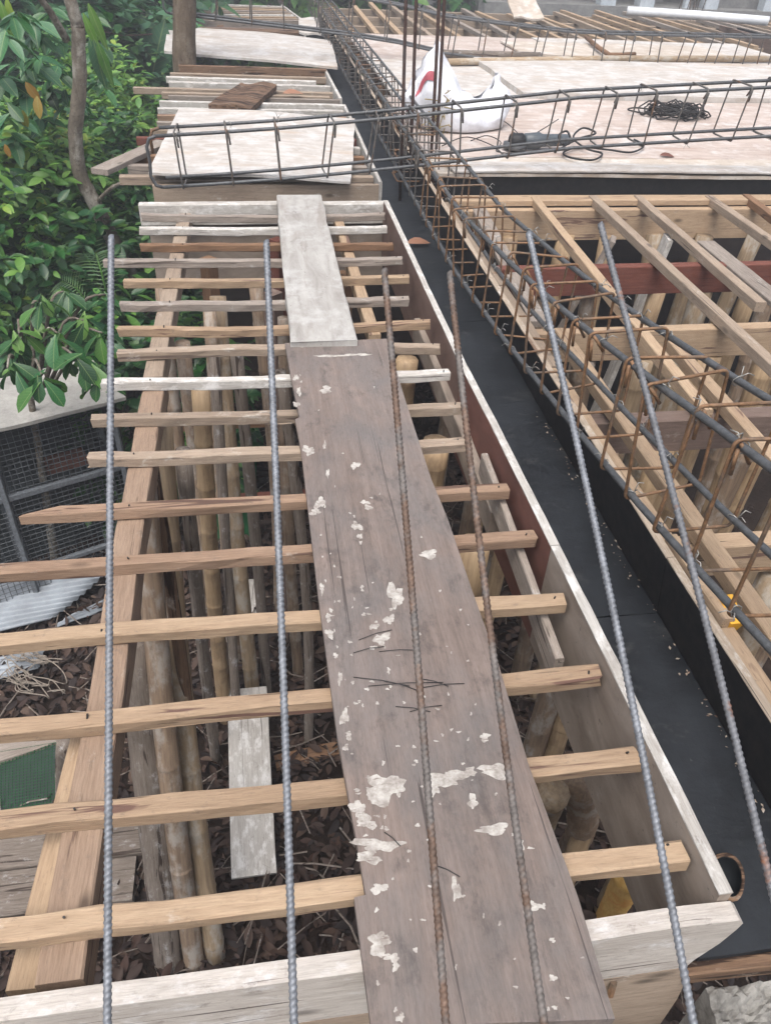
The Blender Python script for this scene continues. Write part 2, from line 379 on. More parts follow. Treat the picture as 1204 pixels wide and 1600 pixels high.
def soil():
    N = NT('dark_forest_soil'); a = N.noise(N.coords((1, 1, 1), 'Object', False), 3, 9, .75); b = N.noise(N.coords((1, 1, 1), 'Object', False), 26, 6, .75)
    c = N.mix(.5, N.ramp(a, [(.3, lin((34, 27, 24))), (.7, lin((64, 52, 45)))]), N.ramp(b, [(.35, (.4, .38, .36, 1)), (.7, (1, .96, .92, 1))]), 'MULTIPLY')
    N.bump(b, .8, .03); return N.fin(c, .95, 0, .15)
M['soil'] = soil()
def concrete(name, a, b):
    N = NT(name); g = N.noise(N.coords((1, 1, 1)), 4, 9, .75); h = N.noise(N.coords((1, 1, 1)), 22, 6, .75)
    c = N.mix(.5, N.ramp(g, [(.32, lin(b)), (.66, lin(a))]), N.ramp(h, [(.3, (.55, .55, .54, 1)), (.65, (1, 1, 1, 1))]), 'MULTIPLY')
    N.bump(h, .5, .01); return N.fin(c, .92, 0, .2)
M['concrete'] = concrete('rough_concrete', (176, 174, 168), (60, 56, 52))
M['roofboard'] = concrete('grey_cement_board', (176, 174, 168), (140, 138, 134))
M['wall'] = concrete('pale_blue_render', (206, 214, 220), (176, 186, 194))
M['greywall'] = concrete('grey_render', (150, 150, 148), (116, 116, 116))
def flat(name, c, rough=.6, spec=.4, noise=.25, scale=8):
    N = NT(name); g = N.noise(N.coords((1, 1, 1)), scale, 5, .7)
    return N.fin(N.ramp(g, [(.3, lin(tuple(x*(1-noise) for x in c))), (.7, lin(c))]), rough, 0, spec)
def patchmat():
    N = NT('peeled_pale_patch'); g = N.noise(N.coords((14, 120, 20), 'Object', False), 2.2, 5, .7); h = N.noise(N.coords((1, 1, 1), 'Object', False), 38, 6, .75)
    c = N.mix(N.mask(h, .38, .62), lin((138, 131, 124)), lin((184, 180, 173)))
    c = N.mix(N.mask(g, .60, .66), c, lin((116, 104, 98)))
    return N.fin(c, .92, 0, .15)
M['patch'] = patchmat()
M['sack'] = flat('woven_white_plastic', (222, 224, 230), .5, .4, .10, 30)
M['sack_red'] = flat('red_print', (190, 96, 106), .6, .3, .2, 20)
M['dry_grass'] = flat('straw', (170, 152, 104), .9, .1, .4, 40)
M['tool'] = flat('grey_tool_plastic', (84, 92, 98), .45, .5, .25)
M['tool_dark'] = flat('black_rubber', (34, 34, 36), .6, .4, .2)
M['pvc'] = flat('white_pvc', (226, 230, 234), .35, .5, .08)
M['tin'] = flat('galvanised_tin', (150, 158, 166), .5, .5, .25, 5)
M['rope'] = flat('pale_rope', (160, 150, 138), .9, .1, .3, 60)
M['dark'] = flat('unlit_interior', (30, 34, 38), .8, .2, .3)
M['net_green'] = flat('green_plastic_net', (30, 84, 48), .6, .3, .3)
M['net_dark'] = flat('dull_wire_net', (92, 98, 102), .6, .3, .3)
M['tarp'] = flat('dark_tarpaulin', (62, 68, 72), .5, .4, .35, 6)
M['green_tarp'] = flat('green_tarpaulin', (26, 104, 56), .5, .4, .35, 6)
M['yellow'] = flat('yellow_plastic', (214, 160, 50), .5, .4, .15)

# ------------------------------------------------------------------ ground
GZ = -2.3
n = 60; vs = []; fs = []
def gh(x, y):
    h = GZ + .05*math.sin(1.7*x+.6*y) + .04*math.sin(2.3*y-1.1*x)
    if x < -2.0: h += min(1.6, (-2.0-x)*.22)            # the bank rises to the left
    if y > 14: h += min(1.5, (y-14)*.12)
    return h
gx = [-60+i*2 for i in range(26)] + [-8+i*.25 for i in range(1, 65)] + [8+i*2 for i in range(1, 31)]
gy = [-12+i*1.0 for i in range(12)] + [0+i*.25 for i in range(60)] + [15+i*3 for i in range(24)]
for y in gy:
    for x in gx: vs.append((x, y, gh(x, y)))
for j in range(len(gy)-1):
    for i in range(len(gx)-1): a = j*len(gx)+i; fs.append((a, a+1, a+1+len(gx), a+len(gx)))
o = obj('ground', mk('ground', vs, fs, M['soil'], True)); tag(o, 'dark soil under the formwork', 'ground', None, 'structure')

# leaf instances joined into one mesh ------------------------------------------------
def leaf_shape(kind):
    """unit leaf along +X, normal +Z"""
    if kind == 'rhomb':
        v = [(0, 0, 0), (.45, .28, .05), (1, 0, -.08), (.45, -.28, .05), (.5, 0, 0)]; f = [(0, 4, 1), (4, 2, 1), (0, 3, 4), (3, 2, 4)]
    else:
        prof = {'needle': [(0, .012), (.25, .035), (.6, .03), (1, .003)], 'oval': [(0, .02), (.15, .14), (.38, .22), (.62, .21), (.84, .12), (1, .005)],
                'lance': [(0, .015), (.18, .085), (.4, .12), (.65, .10), (.86, .05), (1, .004)],
                'obov': [(0, .015), (.2, .09), (.45, .19), (.68, .235), (.88, .15), (1, .01)],
                'heart': [(0, .10), (.12, .30), (.35, .40), (.62, .32), (.85, .14), (1, .005)]}[kind]
        droop = {'needle': .35, 'oval': .16, 'lance': .30, 'obov': .20, 'heart': .22}[kind]
        v, f = [], []
        for x, w in prof:
            z = -droop*x*x
            v += [(x, w, z+w*.38), (x, 0, z), (x, -w, z+w*.38)]
        for i in range(len(prof)-1):
            a = i*3; f += [(a+1, a+4, a+3, a), (a+2, a+5, a+4, a+1)]
    return np.array(v, float), f
def leaf_mass(name, pos, dirs, ups, sizes, kind, mat, parent=None):
    V, F = leaf_shape(kind); N = len(pos); k = len(V)
    x = dirs/np.linalg.norm(dirs, axis=1, keepdims=True); y = np.cross(ups, x); y /= np.linalg.norm(y, axis=1, keepdims=True)+1e-9; z = np.cross(x, y)
    R3 = np.stack([x, y, z], 2)
    P = np.einsum('nij,kj->nki', R3, V)*sizes[:, None, None] + pos[:, None, :]
    P = P.reshape(-1, 3)
    fl = np.array([len(q) for q in F]); idx = np.concatenate([np.array(q) for q in F])
    allidx = (idx[None, :] + (np.arange(N)*k)[:, None]).ravel(); ln = np.tile(fl, N); st = np.concatenate([[0], np.cumsum(ln)[:-1]])
    me = bpy.data.meshes.new(name); me.vertices.add(len(P)); me.vertices.foreach_set('co', P.ravel())
    me.loops.add(len(allidx)); me.loops.foreach_set('vertex_index', allidx.astype(np.int32))
    me.polygons.add(len(ln)); me.polygons.foreach_set('loop_start', st.astype(np.int32)); me.polygons.foreach_set('loop_total', ln.astype(np.int32))
    me.materials.append(mat); me.update(calc_edges=True); me.validate()
    if kind != 'rhomb': me.polygons.foreach_set('use_smooth', np.ones(len(ln), bool))
    return tag(obj(name, me, None, parent), None, None, None, 'stuff')
def unit(v): return v/(np.linalg.norm(v, axis=-1, keepdims=True)+1e-9)

# leaf litter over the ground in view
N = 26000
px_ = np.concatenate([rng.uniform(-2.6, 2.6, N), rng.uniform(-2.5, 1.0, 3000)]); py_ = np.concatenate([rng.uniform(.6, 6.5, N), rng.uniform(1.2, 4.5, 3000)])
pz_ = np.array([gh(a, b) for a, b in zip(px_, py_)]) + rng.uniform(.005, .06, len(px_))
q = rng.uniform(0, 2*PI, len(px_)); dr = np.stack([np.cos(q), np.sin(q), rng.normal(0, .35, len(px_))], 1)
up = np.stack([rng.normal(0, .7, len(px_)), rng.normal(0, .7, len(px_)), np.where(rng.random(len(px_)) < .3, -1, 1)], 1)
tag(leaf_mass('leaf_litter', np.stack([px_, py_, pz_], 1), dr, up, rng.uniform(.025, .095, len(px_)), 'oval', M['litter']),
    'carpet of brown dead leaves on the soil below the slats', 'leaf litter')
P = []
for i in range(900):
    x, y = random.uniform(-2.2, 2.0), random.uniform(.9, 5.5); z = gh(x, y)+random.uniform(.02, .07); q_ = random.uniform(0, 6.3); l_ = random.uniform(.05, .35)
    P.append([(x, y, z), (x+l_*.5*math.cos(q_)+random.gauss(0, .02), y+l_*.5*math.sin(q_), z+random.uniform(-.01, .03)), (x+l_*math.cos(q_), y+l_*math.sin(q_), z+random.uniform(-.02, .02))])
V_, F_ = [], []
for p_ in P:
    v, f = tube_geo(p_, random.uniform(.0015, .005), 4, base=len(V_)); V_ += v; F_ += f
tag(obj('twigs', mk('twigs', V_, F_, M['log'])), 'fine dead twigs strewn over the leaf litter', 'twigs', None, 'stuff')
# ------------------------------------------------------------------ bay 1: the slatted walkway formwork
SX = .64                                       # right-hand side board (plane of its top edge)
fw = thing('walkway_formwork', (0, .45, -.4), 'long near formwork bay of slats on bearers, closed by a pale end board', 'formwork')
slat_tab = [(.575, -1.05, .632, 'fresh', .052), (.752, -1.05, .634, 'fresh2', .054), (.944, -1.1, .628, 'fresh2', .052), (1.157, -1.15, .626, 'fresh', .052),
            (1.377, -1.15, .624, 'orange', .052), (1.576, -.63, .606, 'orange', .050), (1.807, -.51, .545, 'weather', .052), (2.015, -.53, .583, 'weather', .045),
            (2.224, -.533, .588, 'white', .048), (2.42, -.508, .59, 'weather', .048), (2.613, -.531, .59, 'fresh2', .046), (2.824, -.551, .547, 'grey', .048),
            (3.046, -.565, .585, 'fresh', .046), (3.264, -.67, .59, 'grey', .05), (3.438, -.54, .574, 'brown', .046), (3.66, -.569, .58, 'white', .05), (3.86, -.58, .60, 'grey', .05)]
tilt = [-.020, 0, 0, .006, 0, .002, -.012, -.002, .008, -.014, .006, .002, .010, -.005, -.014, .014, .01]
for i, (Y, x0, x1, m, w) in enumerate(slat_tab):
    kw = dict(ends=(.0, .0), ragged=.010, wob=.0034, bow=random.uniform(-.006, .010), seg=18)
    if i == 5: kw = dict(ends=(.10, 0), ragged=.004, wob=.003)
    board('slat', (x0, Y-tilt[i]/2, 0), (x1, Y+tilt[i]/2, 0), w*.70, .031, M[m], fw, roll=random.uniform(-.05, .05), **kw)
    for nx2 in (-.37+random.uniform(-.02, .02), x1-.03):
        v_, f_ = tube_geo([(nx2, Y+random.uniform(-.01, .01), -.01), (nx2+.002, Y, .004)], .0020, 6); obj('nail', mk('nail', v_, f_, M['wire_dark']), None, fw)
# end board facing the camera, two planks high
def plate(name, pts, y0, y1, mat, parent):     # outline in XZ, thickness along Y
    nn = len(pts); vs = [(x, y0, z) for x, z in pts]+[(x, y1, z) for x, z in pts]
    fs = [tuple(range(nn)), tuple(range(nn, 2*nn))[::-1]] + [(i, nn+i, nn+(i+1) % nn, (i+1) % nn) for i in range(nn)]
    return obj(name, mk(name, vs, fs, mat), None, parent)
def bmesh_board(name, x0, x1, top, bot, Y, t, mat, parent):
    """long upright plank in the XZ plane, its upper edge split and worn"""
    k = 26; pts = [(x0, bot)]
    up_ = [(x0+(x1-x0)*i/k, top + random.gauss(0, .0022)) for i in range(k+1)]
    return pts, up_
_, up_ = bmesh_board('end_board', -1.35, .662, .004, -.155, 0, 0, None, None)
plate('end_board', [(-1.35, -.155)] + up_ + [(.672, -.008), (.668, -.03), (.655, -.075), (.628, -.13), (.622, -.155)], .446, .476, M['board'], fw)
plate('end_board', [(-1.35, -.42), (-1.35, -.159), (.622, -.159), (.640, -.20), (.650, -.30), (.652, -.42)], .4462, .472, M['weather'], fw)
v, f = tube_geo([(.50, .444, -.17), (.497, .436, -.20)], .006, 6); obj('nail', mk('nail', v, f, M['stirrup']), None, fw)
# right-hand side boards: near grey panel, far red-brown panel, pale top edge
def edge_board(name, y0, y1, x, top, bot, t, face, topm, parent, dx=0):
    M_, L_ = frame_of((x, y0, top), (x+dx, y1, top), (0, 0, 1))
    o = obj(name, board_mesh(name, L_, t, top-bot, face, bev=.001, wob=.001), M_, parent)
    c = board('top_edge', (x, y0, top+.0045), (x+dx, y1, top+.0045), t+.003, .004, topm, o, wob=.0012, bev=.001, seg=16)
    return o
edge_board('side_board', .478, 1.30, .649, .024, -.30, .020, M['ply_grey'], M['white'], fw, -.009)
edge_board('side_board', 1.304, 2.20, .641, .022, -.30, .020, M['ply_red'], M['white'], fw, -.017)
edge_board('side_board', 2.204, 3.99, .622, .020, -.28, .020, M['ply_dim'], M['white'], fw, -.006)
board('waler', (.578, 1.03, -.055), (.60, 1.80, -.045), .020, .075, M['grey'], fw)
board('waler', (.60, 1.62, -.12), (.60, 2.9, -.12), .03, .09, M['ply_grey'], fw)
# bearers under the slats, running away from the camera
board('bearer', (-.352, .50, -.034), (-.375, 2.30, -.034), .066, .075, M['bearer'], fw, wob=.003)
board('bearer', (-.385, 2.304, -.034), (-.385, 4.00, -.034), .062, .075, M['weather'], fw, wob=.002)
board('bearer', (-.42, .52, -.09), (-.40, 1.02, -.088), .045, .08, M['fresh'], fw)
board('bearer', at(527, 337, -.034), at(585, 523, -.034), .045, .05, M['fresh'], fw)
# far end of bay 1: end board with a grey panel below
board('end_board', (-.60, 4.00, .006), (.615, 4.02, .006), .055, .10, M['white'], fw)
board('end_panel', (-.57, 4.02, -.10), (.62, 4.035, -.10), .018, .30, M['ply_grey'], fw)

# ------------------------------------------------------------------ the long black beam trough
tr = thing('beam_trough', (.78, .46, -.18), 'long black lined beam trough between the slatted walkway and the right bay', 'formwork')
ys = [.455, 1.235, 2.95, 5.3, 7.7, 10.1, 12.6]
for a, b in zip(ys, ys[1:]):
    Mx = Matrix.Translation((.652, a+.002, -.16-.002*random.random())) @ Matrix.Rotation(rad(90), 4, 'Z') @ Matrix.Translation((0, -.30, 0))
    obj('bottom_panel', sheet_mesh('bottom_panel', b-a-.004, .30, .018, M['film'], 10, 4, .0015, .0008), Mx, tr)
for a, b in zip(ys, ys[1:]):
    v = []; f = []
    x_b, x_t = .918, .892
    pr_ = [(x_t, .022), (x_t+.018, .022), (x_b+.018, -.156), (x_b, -.156)]
    v = [(x, a+.001, z) for x, z in pr_]+[(x, b-.001, z) for x, z in pr_]
    f = [(0, 1, 2, 3), (7, 6, 5, 4)]+[(i, 4+i, 4+(i+1) % 4, (i+1) % 4) for i in range(4)]
    o = obj('side_panel', mk('side_panel', v, f, M['film_wall']), None, tr)
    board('top_edge', (.902, a+.001, .0265), (.902, b-.001, .0265), .021, .004, M['plyedge'], o, bev=.001, wob=.0009, seg=14)
board('batten', (.936, .50, .012), (.932, 2.2, .012), .040, .05, M['fresh'], tr)
board('batten', (.935, 2.21, .014), (.938, 4.0, .014), .040, .05, M['weather'], tr)
board('batten', (.934, 1.02, .040), (.931, 1.30, .040), .028, .026, M['fresh'], tr)
board('end_block', (.63, .452, -.172), (.95, .44, -.168), .022, .04, M['rot'], tr)
# chips along the corner
N = 110; yy = rng.uniform(.5, 2.2, N); pos = np.stack([rng.normal(.903, .008, N), yy, rng.uniform(-.158, -.150, N)], 1)
q = rng.uniform(0, 6.3, N); tag(leaf_mass('wood_chips', pos, np.stack([np.cos(q), np.sin(q), rng.normal(0, .2, N)], 1), np.tile([0, .2, 1.], (N, 1)), rng.uniform(.003, .013, N), 'rhomb', M['plyedge']),
    'sawdust and chips along the inner corner of the black trough', 'wood chips')
# cross trough between bay 1 and bay 2 and along the right deck
ct = thing('cross_trough', (1.5, 4.15, -.2), 'black lined cross beam trough in front of the plywood deck', 'formwork')
obj('bottom_panel', sheet_mesh('bottom_panel', 5.2, .25, .018, M['film'], 8, 3, .0015, .001), Matrix.Translation((.95, 4.05, -.17)), ct)
obj('bottom_panel', sheet_mesh('bottom_panel', 1.2, .25, .018, M['film'], 8, 3, .0015, .001), Matrix.Translation((-.58, 4.05, -.17)), ct)
v, f = box_geo((.932, 4.285, -.17), (6.2, 4.303, .070)); obj('side_panel', mk('side_panel', v, f, M['film_wall']), None, ct)

# ------------------------------------------------------------------ right bay: joists, battens
rb = thing('right_bay_framing', (1.6, 2.6, -.3), 'open right-hand bay of joists and loose battens on bamboo props', 'framing')
board('edge_board', (.96, 4.10, .004), (4.6, 4.16, .004), .10, .03, M['fresh'], rb)
board('joist', (.955, 4.02, -.030), (4.4, 4.08, -.030), .05, .16, M['fresh'], rb)
board('joist', (1.00, 3.22, -.035), (4.2, 3.29, -.035), .05, .13, M['red'], rb)
board('joist', (.955, 2.575, -.035), (3.6, 2.62, -.035), .05, .12, M['fresh'], rb)
board('joist', (.96, 1.965, -.045), (3.2, 1.975, -.045), .06, .12, M['greybrown'], rb)
board('joist', (.96, 1.352, -.035), (3.0, 1.36, -.035), .055, .10, M['fresh'], rb)
board('joist', (.96, .80, -.04), (2.6, .82, -.04), .055, .10, M['weather'], rb)
bt = [((925, 305), (1178, 538), .045, 'weather', .01, (1204, 562)), ((996, 305), (1190, 472), .045, 'weather', .01, None), ((1107, 305), (1204, 372), .045, 'weather', .01, None),
      ((1165, 303), (1204, 332), .045, 'brown', .01, None), ((835, 307), (1104, 640), .042, 'fresh', .01, None), ((1048, 528), (1204, 706), .042, 'fresh', .01, None), ((874, 512), (1204, 976), .045, 'fresh', .01, None)]
for a, b, w, m, z, ext in bt:
    p0, p1 = at(*a, z), at(*(ext or b), z)
    d = (p1-p0).normalized()
    if p1.y > 1.95 and b[0] > 1195 or ext: p1 = p1 + d*1.1
    if b == (1204, 706) or b == (1204, 976): p1 = p1 + d*.5
    board('batten', p0, p1, w, .04, M[m], rb)
board('batten', at(738, 305, -.02), at(842, 502, -.06), .075, .025, M['grey'], rb)
board('batten', at(1102, 376, -.035), at(1204, 457, -.03)+Vector((-.02, -.5, 0)), .09, .025, M['grey'], rb)
board('brace', (1.66, 3.55, -.02), (1.30, 3.72, -1.2), .10, .025, M['grey'], rb)
board('brace', (1.98, 3.62, -.04), (1.80, 3.66, -1.3), .12, .025, M['white'], rb)

# ------------------------------------------------------------------ bamboo props
def post_mesh(name, L, r0, r1, mat, nodes=True, n=10):
    N_ = 0; pts = []; rs = []
    step = .27*random.uniform(.85, 1.15); z = random.uniform(.05, step); marks = []
    while z < L-.03: marks.append(z); z += step*random.uniform(.9, 1.1)
    xs = [0.0]
    if nodes:
        for m_ in marks: xs += [m_-.014, m_-.004, m_+.003, m_+.014]
    else: xs += [L*i/9 for i in range(1, 9)]
    xs.append(L)
    ph = random.uniform(0, 6); bend = random.uniform(.01, .05) if L > 1.7 else .004
    xs = sorted(set(xs+[L*i/14 for i in range(1, 14)]))
    for x in xs:
        u = x/L; r = r0+(r1-r0)*u
        if nodes:
            for m_ in marks:
                d = abs(x-m_)
                if d < .006: r += .0026
        else: r *= random.uniform(.96, 1.04) if L < 1.7 else random.uniform(.92, 1.08)
        pts.append((x, bend*math.sin(u*PI)*math.cos(ph), bend*math.sin(u*PI)*math.sin(ph))); rs.append(r)
    v, f = tube_geo(pts, rs, n)
    return mk(name, v, f, mat, True)
def post(top, bot, r, mat, label, name='bamboo_post', cat='post', group=None, nodes=True):
    top, bot = Vector(top), Vector(bot)
    if top.z > -.125: top = bot+(top-bot)*((-.125-bot.z)/(top.z-bot.z))
    M_, L_ = frame_of(bot, top); o = obj(name, post_mesh(name, L_, r*1.06, r*.94, mat, nodes), M_)
    return tag(o, label, cat, group)
g1 = 'props under the near bay'
def prop(a, b, r, m, lab, **k):
    A_, B_ = atX(*a), at(*b); B_ = A_+(B_-A_)*((GZ-.1-A_.z)/(B_.z-A_.z)); T_ = B_+(A_-B_)*((-.125-B_.z)/(A_.z-B_.z)); post(T_, B_, r, M[m], lab, group=g1, **k)
prop((230, 800, -.40), (305, 1500, GZ), .041, 'bamboo_dark', 'grey mottled bamboo prop right beside the orange bearer')
prop((266, 800, -.365), (338, 1490, GZ), .041, 'bamboo_grey', 'tan speckled bamboo prop paired with the grey one by the bearer')
post(at(208, 1000, -.75), at(268, 1520, GZ-.1), .060, M['log'], 'short thick grey log prop left of the paired bamboo', 'log_post', 'post', g1, False)
prop((300, 835, -.30), (338, 1190, GZ), .026, 'log', 'slim grey-brown pole just right of the paired bamboo', name='wooden_pole', nodes=False)
prop((327, 780, -.27), (354, 1130, GZ), .034, 'bamboo', 'yellowish bamboo prop second right of the paired bamboo')
prop((371, 800, -.20), (400, 1120, GZ), .038, 'bamboo_grey', 'smooth tan bamboo prop farthest right of the left group')
prop((350, 800, -.235), (372, 1150, GZ), .022, 'log', 'thin grey stick between the two tan bamboo props', name='wooden_pole', nodes=False)
prop((252, 860, -.385), (322, 1440, GZ), .024, 'rot', 'dark split pole squeezed behind the paired bamboo', name='wooden_pole', nodes=False)
for i, (x, y, r_, m) in enumerate([(-.33, 2.75, .032, 'bamboo_dark'), (-.24, 3.05, .030, 'bamboo_dark'), (-.13, 2.7, .026, 'log'), (-.05, 3.3, .034, 'bamboo_dark'), (.03, 2.5, .024, 'log'), (.06, 2.95, .030, 'bamboo_dark'), (-.45, 3.3, .034, 'bamboo_dark')]):
    post((x, y, -.13), (x+random.uniform(-.05, .05), y+random.uniform(-.1, .1), GZ-.1), r_, M[m], 'dim pole in the back row under the left slats, %s of seven from the camera' % ['third', 'fifth', 'second', 'sixth', 'nearest', 'fourth', 'farthest'][i], 'wooden_pole', 'post', 'dim poles in the back row', m != 'log')
post(at(103, 1160, -1.1), at(100, 1290, GZ-.1), .035, M['log'], 'stubby grey stake beside the green mesh', 'wooden_stake', 'post', g1, False)
for (x, y, z, r, m, lab) in [
    (636, 560, -.12, .045, 'bamboo', 'tan bamboo prop right of the worn plank, farthest of three'),
    (682, 690, -.14, .048, 'bamboo', 'tan bamboo prop right of the worn plank, middle of three'),
    (740, 850, -.16, .050, 'bamboo', 'tan bamboo prop right of the worn plank, nearest of three')]:
    p = at(x, y, z); post(p, (p.x-.02, p.y+.10, GZ-.1), r, M[m], lab, group=g1)
p = at(905, 1215, -.75); post(p, at(885, 1330, GZ-.1), .055, M['bamboo_dark'], 'dark bamboo stump below the second near slat, right side', group=g1, nodes=False)
p = at(865, 1240, -.70); post(p, at(850, 1330, GZ-.1), .045, M['bamboo_grey'], 'grey bamboo stump below the second near slat, left one', group=g1, nodes=False)
p = at(985, 1362, -.95); post(p, at(945, 1440, GZ-.1), .050, M['bamboo_yellow'], 'yellow bamboo stub below the nearest slat', group=g1, nodes=False)
for i, (x, y, m, lab) in enumerate([(-.30, 3.5, 'brown', 'brown timber post deep under the grey slats, left'), (-.02, 3.1, 'greybrown', 'grey-brown timber post deep under the pale slats, middle'), (.02, 3.75, 'red', 'reddish timber post deep under the far slats'), (.30, 3.3, 'brown', 'brown timber post under the white far plank')]):
    tag(board('timber_post', (x, y, GZ-.1), (x+.02, y+.02, -.1), .06, .06, M[m]), lab, 'post', 'timber posts under the far end')
for i, (z, m) in enumerate([(-1.0, 'brown'), (-1.6, 'red')]):
    tag(board('cross_brace', (-.55, 3.62+i*.1, z), (.58, 3.60+i*.1, z+.03), .05, .06, M[m]), ['upper brown cross brace tied to the far timber posts', 'lower reddish cross brace tied to the far timber posts'][i], 'brace', 'cross braces under the far end')
rows = [(4.00, 'under the far pale board of the right bay'), (3.26, 'under the red joist'), (2.60, 'under the pale middle joist'), (1.93, 'under the grey-brown joist'), (1.36, 'under the nearest pale joist')]
ordn = ['first', 'second', 'third', 'fourth', 'fifth', 'sixth', 'seventh', 'eighth', 'ninth', 'tenth', 'eleventh', 'twelfth']
for (Y, d), (x0, st, k) in zip(rows, [(1.06, .27, 9), (1.02, .25, 8), (1.03, .23, 7), (1.04, .24, 5), (1.08, .25, 4)]):
    for i in range(k):
        x = x0+i*st+random.uniform(-.05, .05)
        m = random.choice(['bamboo', 'bamboo_grey', 'bamboo_dark', 'bamboo'])
        post((x, Y+random.uniform(-.03, .03), -.16), (x+random.uniform(-.08, .08), Y+random.uniform(-.12, .18), GZ-.1), random.uniform(.036, .054), M[m],
             'bamboo prop %s, %s from the trough' % (d, ordn[i]), group='bamboo props under the right bay')

# ------------------------------------------------------------------ loose planks on the walkway
zt = .024
pl = thing('worn_plywood_plank', (.24, 1.4, 0), 'long purple-grey worn plywood plank with peeling pale patches on the slats', 'plank')
L_pts = [at(580, 1606, zt), at(553, 1402, zt), at(571, 1398, zt), at(560, 1330, zt), at(527, 1150, zt), at(497, 930, zt), at(470, 700, zt), at(461, 655, zt), at(468, 652, zt), at(457, 600, zt), at(445, 536, zt)]
R_pts = [at(x, y, zt) for x, y in [(604, 529), (632, 622), (674, 750), (699, 810), (738, 925), (779, 1040), (826, 1197), (902, 1400), (960, 1592)]]
outl = L_pts + R_pts
nn = len(outl)
vs = [tuple(p) for p in outl] + [(p.x, p.y, p.z-.020) for p in outl]
fs = [tuple(range(nn))[::-1], tuple(range(nn, 2*nn))] + [(i, (i+1) % nn, nn+(i+1) % nn, nn+i) for i in range(nn)]
Mp = Matrix.Translation((.24, 1.4, 0)) @ Matrix.Rotation(rad(90), 4, 'Z'); Mi = Mp.inverted()
me = mk('panel', [Mi @ Vector(v) for v in vs], fs, M['plank_ply']); obj('panel', me, Mp, pl)
def patch_poly(cx, cy, rx, ry, ang, z, jag=.35, k=44):
    rx, ry = rx*.8, ry*.8; c = at(cx, cy, z); ax = at(cx+rx, cy, z)-c; ay = at(cx, cy-ry, z)-c
    pts = []
    f1, f2, f3, f4 = [random.uniform(0, 6.3) for _ in range(4)]
    h = [1+.24*math.sin(2*q_+f1)+.20*math.sin(3*q_+f2)+.16*math.sin(5*q_+f3)+.07*math.sin(9*q_+f4)+random.uniform(-.2, .2)*jag for q_ in [2*PI*i/k for i in range(k)]]
    for i in range(k):
        q = 2*PI*i/k; r = h[i]*.9
        u, w_ = math.cos(q)*r, math.sin(q)*r
        u, w_ = u*math.cos(ang)-w_*math.sin(ang), u*math.sin(ang)+w_*math.cos(ang)
        pts.append(c+ax*u+ay*w_)
    return pts
def patch(cx, cy, rx, ry, ang=0, parent=pl, z=zt, mat='patch', jag=.45):
    pts = patch_poly(cx, cy, rx, ry, ang, z, jag); t = random.uniform(.0003, .0006); k = len(pts)
    vs = [p+Vector((0, 0, t)) for p in pts]+[p-Vector((0, 0, .001)) for p in pts]
    fs = [tuple(range(k))]+[(i, k+i, k+(i+1) % k, (i+1) % k) for i in range(k)]
    obj('peeled_patch', mk('peeled_patch', vs, fs, M[mat]), None, parent)
for _ in range(150):
    y_ = random.choice([random.uniform(560, 1580), random.uniform(900, 1340)]); l_ = lerp_tab([(536, 445), (655, 465), (930, 497), (1330, 560), (1600, 582)], y_); r_ = lerp_tab([(529, 604), (810, 699), (1197, 826), (1592, 960)], y_); u_ = random.random()**2.2
    patch(l_+12+(r_-l_-30)*u_, y_, random.uniform(1.5, 5)*y_/1100, random.uniform(1.2, 4)*y_/1100, random.uniform(-1, 1))
for a in [(600, 1232, 46, 26), (560, 1265, 16, 20), (572, 1285, 22, 12), (700, 1216, 36, 18, .1), (676, 1232, 14, 18), (772, 1204, 36, 13, .15), (738, 1252, 11, 13), (770, 1296, 36, 10, -.1), (812, 1320, 8, 12), (590, 1320, 44, 14, .3), (575, 1340, 26, 12, .3),
          (830, 1418, 18, 12, -.2), (848, 1416, 6, 5), (592, 1474, 24, 22, .3), (612, 1496, 14, 10), (618, 1510, 8, 9), (592, 1388, 18, 10, .3), (712, 1390, 10, 22), (625, 1590, 9, 9), (863, 1528, 7, 8),
          (617, 930, 16, 24, -.5), (596, 998, 17, 11), (608, 968, 10, 10), (585, 978, 9, 8), (670, 866, 20, 8), (757, 1152, 11, 8), (735, 1205, 12, 8), (557, 822, 10, 9), (562, 838, 5, 6), (575, 793, 7, 6), (570, 785, 9, 4), (500, 786, 11, 11, .4), (492, 800, 11, 6, .3),
          (482, 704, 11, 10), (555, 727, 9, 7), (509, 609, 12, 7, .3), (463, 632, 6, 6), (470, 540, 14, 3), (520, 556, 40, 2, .02), (560, 554, 24, 2.5), (462, 590, 5, 7), (467, 612, 4, 9), (515, 990, 8, 10), (513, 965, 6, 8), (531, 1060, 5, 12), (538, 1120, 8, 18, .2), (545, 1150, 6, 8), (503, 920, 5, 10), (540, 1168, 5, 8), (583, 1012, 8, 4), (507, 696, 3, 8), (512, 740, 3, 10)]:
    patch(*a)
